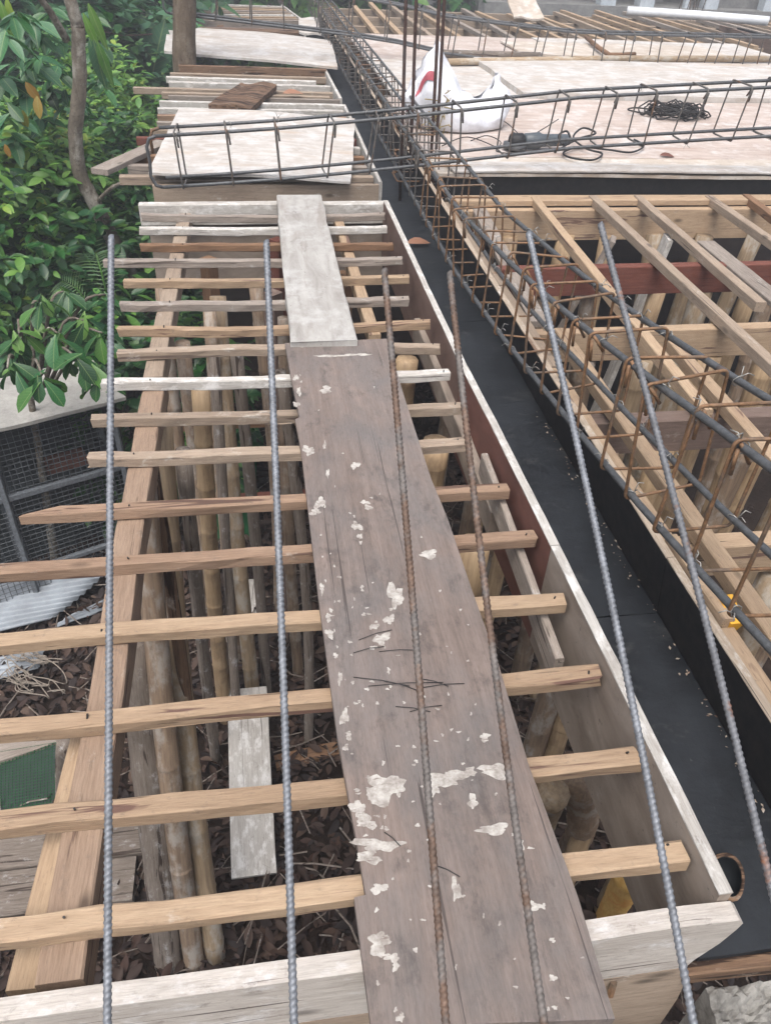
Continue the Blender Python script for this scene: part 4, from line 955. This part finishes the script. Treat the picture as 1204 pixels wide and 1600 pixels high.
for i in range(15):
    r = random.uniform(.12, .20); ox, oy = random.gauss(0, .05), random.gauss(0, .04); ph = random.uniform(0, 6)
    P.append([wc+Vector((ox+r*1.05*math.cos(q)+.012*math.sin(5*q+ph), oy+r*.9*math.sin(q)+.012*math.cos(4*q+ph), .02+.04*random.random()+.025*math.sin(2*q+ph))) for q in [k*2*PI/22 for k in range(22)]])
v, f = multi_tube(P, .0055, 5, True)
wt = thing('wire_coil', wc, 'tangled dark coil of wire on the pinkish deck', 'wire coil'); obj('coil', mk('coil', v, f, M['wire_dark'], True), None, wt)
tube('loose_end', squiggle([wc+Vector((-.16, .06, .03)), wc+Vector((-.26, .10, .03)), wc+Vector((-.34, .02, .03)), wc+Vector((-.22, -.05, .02)), wc+Vector((-.10, -.10, .02))]), .0055, M['wire_dark'], wt, 5)
# a few leaves and scraps lying about
def one_leaf_mesh(kind, mat):
    V, F = leaf_shape(kind); return mk('leaf', [tuple(p) for p in V], F, mat, True)
LM = {}
def leaf_obj(name, p, d, up_, size, kind, mat, parent=None):
    k = (kind, mat)
    if k not in LM: LM[k] = one_leaf_mesh(kind, M[mat])
    x = Vector(d).normalized(); y = Vector(up_).cross(x)
    if y.length < 1e-3: y = Vector((0, 1, 0)).cross(x)
    y.normalize(); z = x.cross(y)
    return obj(name, LM[k], Matrix(((x.x*size, y.x*size, z.x*size, p[0]), (x.y*size, y.y*size, z.y*size, p[1]), (x.z*size, y.z*size, z.z*size, p[2]), (0, 0, 0, 1))), parent)
p = at(636, 380, -.14); tag(leaf_obj('dry_leaf', p, (1, .25, .05), (0, -.3, 1), .13, 'oval', 'deadleaf'), 'pinkish brown dry leaf on the black trough floor', 'leaf')
p = at(1030, 243, DZ+.01); tag(leaf_obj('dry_leaf', p, (1, .0, .05), (0, -.3, 1), .10, 'oval', 'ply_red'), 'small red-brown leaf on the deck below the wire coil', 'leaf')
p = at(565, 146, .03); p = at(442, 146, .03); tag(leaf_obj('dry_leaf', p, (1, .2, .1), (0, -.3, 1), .16, 'oval', 'deadleaf'), 'orange-brown leaf on the open slats right of the broken board', 'leaf')
# half coconut shell behind the near end of the side board
hp = at(1136, 1368, -.118); vs, fs = [], []
for s_, (rr, inner) in enumerate(((1.0, 0), (.82, 1))):
    for j in range(7):
        ph_ = (PI/2)*j/6.0
        for i in range(24):
            q_ = 2*PI*i/24; k_ = math.cos(ph_)*rr*(1+.05*math.sin(3*q_)*(1-j/6)); vs.append((.028*k_*math.cos(q_), .040*k_*math.sin(q_), -.040*math.sin(ph_)*rr+.004*math.sin(2*q_)*(1-j/6)))
for s_ in (0, 1):
    b_ = s_*7*24
    for j in range(6):
        for i in range(24):
            a = b_+j*24+i; c_ = b_+j*24+(i+1) % 24; q_ = (a, c_, c_+24, a+24); fs.append(q_[::-1] if s_ == 0 else q_)
for i in range(24): fs.append((i, (i+1) % 24, 168+(i+1) % 24, 168+i))
o = obj('coconut_shell', mk('coconut_shell', vs, fs, M['rot'], True), Matrix.Translation(hp) @ Matrix.Rotation(rad(-14), 4, 'Z') @ Matrix.Rotation(rad(-16), 4, 'Y') @ Matrix.Rotation(rad(14), 4, 'X')); o.data.materials.append(M['dark']); [setattr(pg, 'material_index', 1) for pg in o.data.polygons if 144 <= pg.index < 288]; tag(o, 'hollow brown half shell in the trough behind the near side board corner', 'shell')
v, f = box_geo((-.014, -.035, -.02), (.014, .035, .02)); o = obj('yellow_cap', mk('yellow_cap', [(a*(1+.15*(c > 0)), b, c) for a, b, c in v], f, M['yellow']), Matrix.Translation(at(1136, 958, .02)) @ Matrix.Rotation(.3, 4, 'X')); tag(o, 'small yellow plastic scrap beside the trough edge', 'scrap')

# ------------------------------------------------------------------ scraps on the ground, left
def atP(x, y, p0, nrm):
    d = ray(x, y); o_ = Vector((0, 0, CAM_H)); t = (Vector(p0)-o_).dot(nrm)/d.dot(nrm); return o_+d*t
ht = thing('wire_cage', (-1.2, 3.85, GZ), 'dark wire mesh cage with a grey board roof below the leaves', 'cage')
A, B = at(-150, 702, -1.0), at(187, 620, -1.0); ud = (B-A).normalized(); vd = Vector((-ud.y, ud.x, 0))
quad_sheet('roof_board', [A-vd*.02, B-vd*.02+ud*.02, B+vd*.52, A+vd*.52], .02, M['roofboard'], None, parent=ht, warp=.004)
fp = A+vd*.05; nrm = vd
def hz(x, y): return atP(x, y, fp, nrm)
zr, zl = hz(100, 750).z, hz(130, 850).z-.05
def hp3(s, z, back=0): return A+ud*s+vd*(.05+back)+Vector((0, 0, z-A.z))
Wd = (B-A).length-.02
for z, k in ((-1.03, .03), (zr, .035), (zl, .03)): board('rail', hp3(0, z), hp3(Wd, z), .03, k, M['hutch_frame'], ht)
for s in (.0, .37, Wd-.02):
    board('frame_post', hp3(s, GZ), hp3(s, -1.04), .03, .03, M['hutch_frame'], ht); board('frame_post', hp3(s, GZ, .42), hp3(s, -1.04, .42), .03, .03, M['hutch_frame'], ht)
v, f = [], []
for (s0, s1, z0, z1, b_) in ((0, Wd, GZ, -1.06, .45), ):
    P4 = [hp3(s0, z0, b_), hp3(s1, z0, b_), hp3(s1, z1, b_), hp3(s0, z1, b_)]; v = P4+[p+vd*.01 for p in P4]; f = [(0, 1, 2, 3), (7, 6, 5, 4), (0, 4, 5, 1), (1, 5, 6, 2), (2, 6, 7, 3), (3, 7, 4, 0)]
obj('back_panel', mk('back_panel', v, f, M['tarp']), None, ht)
P4 = [hp3(Wd, GZ, .0), hp3(Wd, GZ, .45), hp3(Wd, -1.05, .45), hp3(Wd, -1.05, 0)]; v = P4+[p-ud*.01 for p in P4]; obj('side_panel', mk('side_panel', v, f, M['tarp']), None, ht)
board('shelf', hp3(.02, zr-.05, .22), hp3(Wd-.04, zr-.05, .22), .36, .02, M['tarp'], ht)
P = []
s = .03
while s < Wd: P.append([hp3(s, -1.05, .005), hp3(s, GZ+.05, .005)]); s += .033
z = -1.08
while z > GZ: P.append([hp3(0, z, .005), hp3(Wd, z, .005)]); z -= .033
v, f = multi_tube(P, .0022, 4); tag(obj('wire_mesh', mk('wire_mesh', v, f, M['net_dark']), None, ht), None, None, None, 'stuff')
o = board('feed_box', hp3(.62, zr+.02, .20), hp3(.86, zr+.02, .20), .12, .06, M['ply_red'], ht)
# corrugated sheet
def corrugated(name, c, waves, amp, mat, label, parent=None, n=90, m=6):
    nl, nr, fr, fl = [Vector(p) for p in c]; vs, fs = [], []
    for i in range(n+1):
        v_ = i/n
        for j in range(m+1):
            u = j/m; p = nl*(1-u)*(1-v_)+nr*u*(1-v_)+fr*u*v_+fl*(1-u)*v_; vs.append(p+Vector((0, 0, amp*math.sin(2*PI*waves*v_)+.01*math.sin(3*u+4*v_))))
    for i in range(n):
        for j in range(m): a = i*(m+1)+j; fs.append((a, a+1, a+m+2, a+m+1))
    o = obj(name, mk(name, vs, fs, mat, True), None, parent); sd = o.modifiers.new('thick', 'SOLIDIFY'); sd.thickness = .002
    if parent is None: tag(o, label, 'roofing sheet')
    return o
corrugated('corrugated_sheet', [at(-80, 1010, GZ+.05), at(80, 968, GZ+.06), at(175, 888, GZ+.16), at(-60, 918, GZ+.14)], 9, .009, M['tin'], 'grey corrugated roofing sheet on the ground under the fourth slat')
corrugated('corrugated_sheet', [at(80, 985, GZ+.04), at(150, 960, GZ+.04), at(235, 900, GZ+.08), at(120, 955, GZ+.06)], 4, .008, M['tin'], 'small bent piece of roofing sheet beside the bearer')
corrugated('corrugated_sheet', [at(-40, 1075, GZ+.04), at(60, 1045, GZ+.05), at(70, 1015, GZ+.07), at(-40, 1030, GZ+.06)], 4, .006, M['tin'], 'pale roofing scrap half under the rope tangle')
rt = thing('rope_tangle', at(70, 1060, GZ), 'tangle of pale rope and cord on the ground below the fourth slat', 'rope')
for k in range(16):
    c = at(random.uniform(10, 100), random.uniform(1015, 1085), GZ+.07); r = random.uniform(.04, .13); ph = random.uniform(0, 6)
    tube('cord', squiggle([c+Vector((r*math.cos(q*1.1+ph)*(1+.3*math.sin(q)), r*.8*math.sin(q+ph*.7), .04+.03*math.sin(2*q+ph))) for q in [j*.8 for j in range(random.randint(7, 12))]], 4), .0030, M['rope'], rt, 5)
o = board('scrap_plank', at(-40, 1188, GZ+.12), at(100, 1140, GZ+.12), .12, .03, M['grey']); tag(o, 'grey scrap plank on the ground above the green mesh', 'plank')
o = board('scrap_plank', at(-20, 1318, GZ+.06), at(230, 1290, GZ+.05), .26, .03, M['log']); tag(o, 'wide grey plank on the ground below the second slat', 'plank')
o = board('scrap_plank', at(-20, 1398, GZ+.05), at(210, 1370, GZ+.04), .20, .03, M['log']); tag(o, 'dark grey plank on the ground between the two nearest slats', 'plank')
o = board('scrap_plank', at(397, 1368, GZ+.08), at(386, 1075, GZ+.30), .20, .025, M['white']); tag(o, 'pale blue-grey board leaning on the ground left of the worn plank', 'plank')
o = board('scrap_plank', at(395, 905, GZ+.2), at(385, 990, GZ+.1), .10, .02, M['white']); tag(o, 'small pale board scrap behind the tan bamboo prop', 'plank')
o = board('scrap_plank', at(430, 1190, GZ+.05), at(540, 1165, GZ+.05), .08, .03, M['brown']); tag(o, 'brown stick of timber among the dead leaves', 'plank')
gn = thing('green_mesh', at(40, 1220, GZ), 'green plastic mesh panel on the ground at the left edge', 'mesh panel')
c4 = [at(-60, 1285, GZ+.04), at(84, 1262, GZ+.04), at(88, 1160, GZ+.12), at(-60, 1185, GZ+.12)]
v = [p-Vector((0, 0, .02)) for p in c4]; v += [p-Vector((0, 0, .004)) for p in v]; obj('backing_sheet', mk('backing_sheet', v, [(0, 1, 2, 3), (7, 6, 5, 4), (0, 4, 5, 1), (1, 5, 6, 2), (2, 6, 7, 3), (3, 7, 4, 0)], M['tarp']), None, gn)
P = [[c4[0].lerp(c4[1], t/26), c4[3].lerp(c4[2], t/26)] for t in range(27)]+[[c4[0].lerp(c4[3], t/22), c4[1].lerp(c4[2], t/22)] for t in range(23)]
v, f = multi_tube(P, .0022, 4); tag(obj('mesh_grid', mk('mesh_grid', v, f, M['net_green']), None, gn), None, None, None, 'stuff')
quad_sheet('green_tarpaulin', [at(300, 850, GZ+.05), at(400, 850, GZ+.05), at(400, 640, GZ+.5), at(310, 640, GZ+.5)], .004, M['green_tarp'], 'green tarpaulin glimpsed between the bamboo props', 'tarpaulin', None, .05)
for i in range(4):
    a = at(-40+i*2, 500-i*14, -1.3+i*.05); b = at(44+i*2, 478-i*13, -1.3+i*.05)
    o = board('roof_gutter', a, b, .09, .05, M['tarp'])
    board('pale_edge', a+Vector((0, 0, .006)), b+Vector((0, 0, .006)), .014, .005, M['roofboard'], o)
    tag(o, 'dark gutter length with pale edge among the leaves, %s from the bottom' % ordn[i], 'gutter', 'stacked dark gutters')

# ------------------------------------------------------------------ building beyond the deck
bd = thing('distant_building', (9, 17.5, -.6), 'distant pale-columned building with dark openings beyond the deck', 'building')
def bx(name, lo, hi, m): v, f = box_geo(lo, hi); return obj(name, mk(name, v, f, M[m]), None, bd)
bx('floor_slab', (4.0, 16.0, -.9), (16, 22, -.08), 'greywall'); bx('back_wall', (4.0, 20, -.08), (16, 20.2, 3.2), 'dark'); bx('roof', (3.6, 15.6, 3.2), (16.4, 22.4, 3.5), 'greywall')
bx('side_wall', (4.0, 16.4, -.08), (4.2, 20, 3.2), 'greywall')
for x0, x1 in ((935, 958), (996, 1018), (1066, 1074), (1098, 1118), (1190, 1208)):
    a, b = atY(x0, 5, 16.2).x, atY(x1, 5, 16.2).x; bx('column', (a, 16.1, -.08), (b, 16.1+(b-a), 3.2), 'wall')
a, b = atY(1034, 5, 16.5).x, atY(1050, 5, 16.5).x; bx('column', (a, 16.9, -.08), (b, 17.2, 3.2), 'greywall')
a, b = atY(1119, 5, 16.5).x, atY(1189, 5, 16.5).x; bx('wall_panel', (a, 16.5, -.08), (b, 16.65, 1.0), 'greywall')

# ------------------------------------------------------------------ trees and bushes
def trunk(name, pts, rs, mat, parent, sub=5, n=12):
    sp = squiggle(pts, sub); K = len(sp); R_ = [lerp_tab([(i/(len(rs)-1), r) for i, r in enumerate(rs)], i/(K-1))*random.uniform(.95, 1.05) for i in range(K)]
    vs, fs = tube_geo(sp, R_, n); return obj(name, mk(name, vs, fs, mat, True), None, parent)
def sprigs(c, r, ns, nl, size, shell=.55, droop=.25, spread=.9):
    """leaf positions on short twigs spread through an ellipsoid"""
    d = unit(rng.normal(size=(ns, 3))); rr = rng.uniform(shell, 1.0, (ns, 1))**.7
    lump = 1+.22*np.sin(d[:, :1]*4.1+c[0]*3)+.18*np.sin(d[:, 2:]*5.3+c[1]*2)+.14*np.sin(d[:, 1:2]*6.7)
    base = np.array(c)+d*rr*np.array(r)*lump
    tw = unit(d+rng.normal(0, .55, (ns, 3))+np.array([0, 0, .15])); tl = rng.uniform(1.2, 2.6, (ns, 1))*size
    pos, dirs, ups = [], [], []
    for k in range(nl):
        t = (k+.5)/nl; p = base+tw*tl*t; side = unit(np.cross(tw, np.array([0, 0, 1.])+rng.normal(0, .2, (ns, 3)))); sg = 1 if k % 2 else -1
        dd = unit(tw*.7+side*sg*spread+rng.normal(0, .28, (ns, 3))-np.array([0, 0, droop])); pos.append(p); dirs.append(dd); ups.append(unit(rng.normal(0, .35, (ns, 3))+np.array([0, -.25, 1.])+d*.25))
    return np.concatenate(pos), np.concatenate(dirs), np.concatenate(ups)
def shrub(name, label, c, r, ns, nl, size, kind, mat, cat='shrub', base=None, group=None, droop=.25, second=None, stems=5):
    c = tuple(c); b = base or (c[0]+.1, c[1]+.1, gh(c[0], c[1])-.05); t = thing(name, b, label, cat, group)
    pos, dirs, ups = sprigs(c, r, ns, nl, size, droop=droop); n_ = len(pos); sz = size*rng.uniform(.4, 1.35, n_)
    if second:
        sel = rng.random(n_) < second[1]; leaf_mass('foliage', pos[sel], dirs[sel], ups[sel], sz[sel], kind, M[second[0]], t); pos, dirs, ups, sz = pos[~sel], dirs[~sel], ups[~sel], sz[~sel]
    leaf_mass('foliage', pos, dirs, ups, sz, kind, M[mat], t)
    for k in range(stems):
        e = Vector(c)+Vector((random.uniform(-.7, .7)*r[0], random.uniform(-.7, .7)*r[1], random.uniform(-.2, .7)*r[2])); m_ = Vector(b).lerp(e, .5)+Vector((random.uniform(-.1, .1), random.uniform(-.1, .1), 0))
        trunk('stem', [Vector(b), m_, e], [.03+.01*size, .018, .006], M['bark'], t, 4, 6)
    return t
# slender tree beside the walkway
tp = [(110, 0), (122, 42), (123, 80), (125, 125), (121, 175), (118, 212), (125, 270), (145, 312), (166, 354), (185, 395)]
TY = 5.0; tpt = [atY(x, y, TY) for x, y in tp]
tt = thing('slender_tree', (tpt[-1].x+.1, TY, GZ), 'slender crooked tree with mottled bark and large leaves left of the walkway', 'tree')
lowp = [tpt[-1]+Vector((.10, .05, -.5)), Vector((tpt[-1].x+.12, TY+.1, GZ-.1))]
trunk('trunk', [tpt[0]+Vector((-.15, .1, .9))]+tpt+lowp, [.029, .034, .037, .039, .041, .044, .050, .060], M['bark'], tt, 5, 14)
for a, b, r in (((104, 62), (55, -10), .022), ((150, 318), (212, 282), .014)):
    p0 = atY(*a, TY); p1 = atY(*b, TY-.2); trunk('limb', [p0, p0.lerp(p1, .5)+Vector((0, -.03, .04)), p1], [r, r*.8, r*.5], M['bark'], tt, 4, 8)
def rosette(parent, c, n_, size, kind, mats, droop=.5, up_=(0, -.3, 1)):
    ph = random.uniform(0, 6)
    for k in range(n_):
        q = ph+2*PI*k/n_+random.gauss(0, .15); d = Vector((math.cos(q), math.sin(q)*.8, -droop*random.uniform(.4, 1.5)))
        leaf_obj('leaf', Vector(c)+Vector((random.gauss(0, .02), random.gauss(0, .02), random.gauss(0, .02))), d, Vector(up_)+Vector((random.gauss(0, .25), random.gauss(0, .25), 0)), size*random.uniform(.75, 1.2), kind, random.choice(mats), parent)
for (x, y, D, n_, s) in [(30, 100, 4.3, 7, .23), (62, 96, 4.2, 7, .22), (96, 108, 4.4, 7, .20), (12, 170, 4.1, 7, .23), (48, 30, 4.5, 7, .22), (8, 60, 4.0, 6, .22), (110, 150, 4.5, 6, .19), (148, 75, 4.6, 6, .18), (70, 190, 4.5, 6, .19), (25, 215, 4.3, 6, .20), (148, 20, 4.8, 6, .18), (80, 20, 4.6, 6, .20),
                         (0, 120, 4.2, 7, .22), (45, 150, 4.3, 7, .20), (80, 140, 4.5, 6, .20), (20, 20, 4.3, 6, .20), (65, 60, 4.6, 7, .20), (100, 60, 4.8, 6, .18), (165, 130, 5.0, 5, .16), (5, 265, 4.4, 6, .18), (55, 235, 4.7, 6, .16)]:
    rosette(tt, atD(x, y, D), n_+1, s*.72, random.choice(['oval', 'obov', 'oval']), ['leaf_big', 'leaf_big', 'leaf_teal', 'leaf_dark'], .5)
for (x, y, s) in [(40, 128, .11), (58, 150, .11), (36, 172, .10), (8, 225, .07)]:
    leaf_obj('leaf', atD(x, y, 4.1), (random.gauss(0, .3), random.gauss(0, .3), -1), (0, -1, .4), s, 'oval', 'leaf_yellow', tt)
# second trunk beside the walkway
t2 = thing('straight_tree', (-.62, 7.95, GZ), 'straight brown trunk standing through the walkway before the curled sheet', 'tree')
p0, p1 = atY(286, -60, 7.93), atY(289, 108, 7.93); trunk('trunk', [p0+Vector((0, 0, 1.5)), p0, p1, p1+Vector((.02, 0, -.8)), Vector((p1.x, 7.95, GZ-.1))], [.09, .095, .1, .105, .12], M['bark2'], t2, 5, 14)
# glossy sapling low on the left
sp_ = thing('glossy_sapling', atD(40, 600, 3.9)*1 + Vector((-.3, .3, -1.0)), 'glossy dark green sapling drooping over the cage roof', 'sapling')
root = Vector((-1.45, 3.9, GZ))
for (x, y, D, n_, s) in [(66, 586, 3.3, 8, .145), (120, 560, 3.35, 8, .135), (90, 520, 3.45, 8, .14), (30, 520, 3.5, 8, .15), (150, 585, 3.4, 7, .12), (58, 470, 3.7, 8, .14), (130, 500, 3.6, 8, .135), (12, 575, 3.4, 6, .13), (160, 520, 3.6, 7, .13), (100, 455, 3.8, 8, .14), (165, 460, 3.9, 7, .13), (20, 545, 3.5, 7, .13)]:
    c = atD(x, y, D); rosette(sp_, c, n_, s, 'obov', ['leaf_dark', 'leaf_dark', 'leaf_big', 'leaf_mid'], .9)
    trunk('twig', [Vector((-1.25, 3.75, -.9)).lerp(c, .3), Vector((-1.2, 3.7, -.5)).lerp(c, .7), c], [.012, .008, .004], M['bark'], sp_, 4, 6)
trunk('stem', [root, Vector((-1.35, 3.85, -1.5)), Vector((-1.25, 3.75, -.8)), Vector((-1.2, 3.7, -.45))], [.03, .022, .016, .008], M['bark'], sp_, 4, 8)
G = 'bushes along the walkway'
shrub('leafy_bush', 'bright green small-leaved bush left of the crooked trunk', atD(50, 330, 5.0), (.65, .5, .45), 800, 7, .082, 'oval', 'leaf_mid', second=('leaf_light', .3), group=G)
shrub('leafy_bush', 'bright green bush between the crooked trunk and the hooked cage', atD(185, 235, 6.6), (.62, .7, .6), 850, 7, .085, 'oval', 'leaf_mid', second=('leaf_light', .35), group=G)
shrub('leafy_bush', 'pale variegated bush low at the left picture edge', atD(10, 245, 5.2), (.5, .4, .28), 300, 7, .09, 'oval', 'leaf_light', second=('leaf_yellow', .12), group=G)
shrub('leafy_bush', 'dark green bush under the crooked trunk', atD(120, 430, 5.2), (.7, .5, .5), 700, 7, .10, 'oval', 'leaf_dark', second=('leaf_mid', .25), group=G)
shrub('leafy_bush', 'dark green bush at the left edge above the stacked gutters', atD(10, 420, 5.4), (.5, .5, .6), 300, 7, .14, 'oval', 'leaf_dark', second=('leaf_mid', .2), group=G)
shrub('leafy_bush', 'dark undergrowth beside the left ends of the far slats', atD(205, 350, 6.0), (.35, .6, .9), 520, 7, .08, 'oval', 'leaf_dark', second=('leaf_mid', .25), group=G)
shrub('leafy_bush', 'dark bush beneath the slats behind the bamboo props', (-.75, 4.6, -1.5), (.45, .5, .7), 300, 7, .11, 'oval', 'leaf_dark', second=('leaf_mid', .3), group=G)
shrub('leafy_bush', 'blue-green thicket left of the second bay', atD(215, 150, 8.3), (.75, 1.0, 1.0), 1000, 7, .10, 'oval', 'leaf_teal', second=('leaf_mid', .2), group=G)
shrub('leafy_bush', 'blue-green thicket behind the straight trunk', atD(215, 60, 10.5), (1.1, 1.0, .9), 900, 7, .125, 'oval', 'leaf_teal', second=('leaf_dark', .25), group=G)
shrub('leafy_bush', 'tall dark thicket behind the large leaves, upper left', atD(60, 120, 7.5), (1.0, .7, 1.2), 520, 7, .17, 'oval', 'leaf_teal', second=('leaf_dark', .4), group=G)
shrub('leafy_bush', 'tall thicket at the top left corner', atD(60, -60, 9.0), (1.6, .8, 1.0), 460, 7, .20, 'oval', 'leaf_teal', second=('leaf_dark', .35), group=G)
G2 = 'far wall of trees'
for i, (x, y, z, r, m, lab) in enumerate([(-7.5, 11, .2, 2.4, 'leaf_teal', 'leafy far tree at the left edge of the wood'), (-4.2, 13, .3, 2.3, 'leaf_dark', 'dark far tree behind the upper left thicket'), (-1.8, 15.5, .2, 2.0, 'leaf_teal', 'far tree behind the farthest slats, left'), (.6, 16.5, .2, 1.9, 'leaf_mid', 'far tree at the end of the black trough'),
        (3.0, 17.5, .2, 1.9, 'leaf_dark', 'dark far tree behind the far battens'), (-10, 16, .8, 3.0, 'leaf_dark', 'large dark far tree on the left bank'), (-5.5, 19, 1.0, 3.0, 'leaf_teal', 'large far tree in the middle of the wood'), (5.2, 24.5, .5, 2.5, 'leaf_dark', 'dark tree behind the left end of the distant building')]):
    shrub('far_tree', lab, (x, y, z), (r, r*.7, r*.85), 900, 6, .28, 'rhomb', m, 'tree', group=G2, second=('leaf_mid', .2))
# large banana-like leaf and palm fronds
bl = thing('broad_leaf_plant', atD(245, 330, 8.2), 'plant with huge blue-green leaves left of the straight trunk', 'plant')
for (x, y, dx, dz, s) in [(238, 120, .35, 1, .5), (225, 110, -.3, 1, .42), (250, 40, .5, -.8, .34), (200, 120, -.8, .5, .42), (262, 90, -.4, -.7, .36)]:
    p = atD(x, y, 7.6); leaf_obj('leaf', p, (dx, -.1, dz), (0, -1, .3), s, 'heart', 'leaf_teal', bl)
def frond(parent, p0, p1, n_, L, mat):
    p0, p1 = Vector(p0), Vector(p1); d = (p1-p0)
    tube('rachis', [p0, p0.lerp(p1, .5)+Vector((0, 0, .06)), p1], .006, M['leaf_mid'], parent, 5)
    for k in range(n_):
        t = .15+.85*k/n_; p = p0.lerp(p1, t)+Vector((0, 0, .24*t*(1-t)))
        for sg in (-1, 1):
            sd_ = d.cross(Vector((0, -.4, 1))).normalized()*sg; leaf_obj('leaflet', p, sd_+d.normalized()*.7+Vector((0, 0, -.35)), (0, -.4, 1), L*(.5+.5*math.sin(PI*t))*random.uniform(.85, 1.1), 'needle', mat, parent)
pf = thing('young_palm', atD(150, 480, 4.9), 'young palm with narrow pale leaflets below the crooked trunk', 'palm')
for a, b in (((165, 470), (118, 372)), ((150, 490), (95, 440)), ((172, 480), (150, 395))): frond(pf, atD(*a, 4.75), atD(*b, 4.6), 13, .17, 'leaf_teal')
hf = thing('hanging_fronds', atD(130, 120, 4.9), 'drooping narrow leaves hanging by the crooked trunk', 'plant')
for (x, y, s, m) in [(130, 20, .20, 'leaf_light'), (138, 5, .24, 'leaf_mid'), (140, 60, .24, 'leaf_teal'), (146, 62, .26, 'leaf_teal'), (152, 64, .24, 'leaf_mid'), (0, 0, .20, 'leaf_light'), (10, -5, .2, 'leaf_light')]:
    leaf_obj('leaf', atD(x, y, 4.3), (random.gauss(.15, .2), -.1, -1), (0, -1, .3), s, 'lance', m, hf)
o = tube('thin_vine', squiggle([atD(150, 45, 7.0), atD(190, 55, 7.2), atD(240, 53, 7.4), atD(280, 48, 7.8)]), .008, M['bark2'], None, 5); tag(o, 'thin vine strung between the two trunks', 'vine')

# ------------------------------------------------------------------ thin haze volume added to imitate lens glare: far things pale slightly
N = NT('glare_haze'); N.t.nodes.clear(); ou = N.n('OutputMaterial'); pv = N.n('VolumePrincipled'); pv.inputs['Color'].default_value = (.93, .95, 1, 1); pv.inputs['Density'].default_value = .0115
pv.inputs['Anisotropy'].default_value = .2; N.l(pv.outputs[0], ou.inputs['Volume'])
v, f = box_geo((-64, -14, -4.2), (72, 88, 8)); o = obj('haze', mk('haze', v, f, N.m)); tag(o, 'pale haze volume added over the whole site to imitate lens glare', 'haze', None, 'stuff')
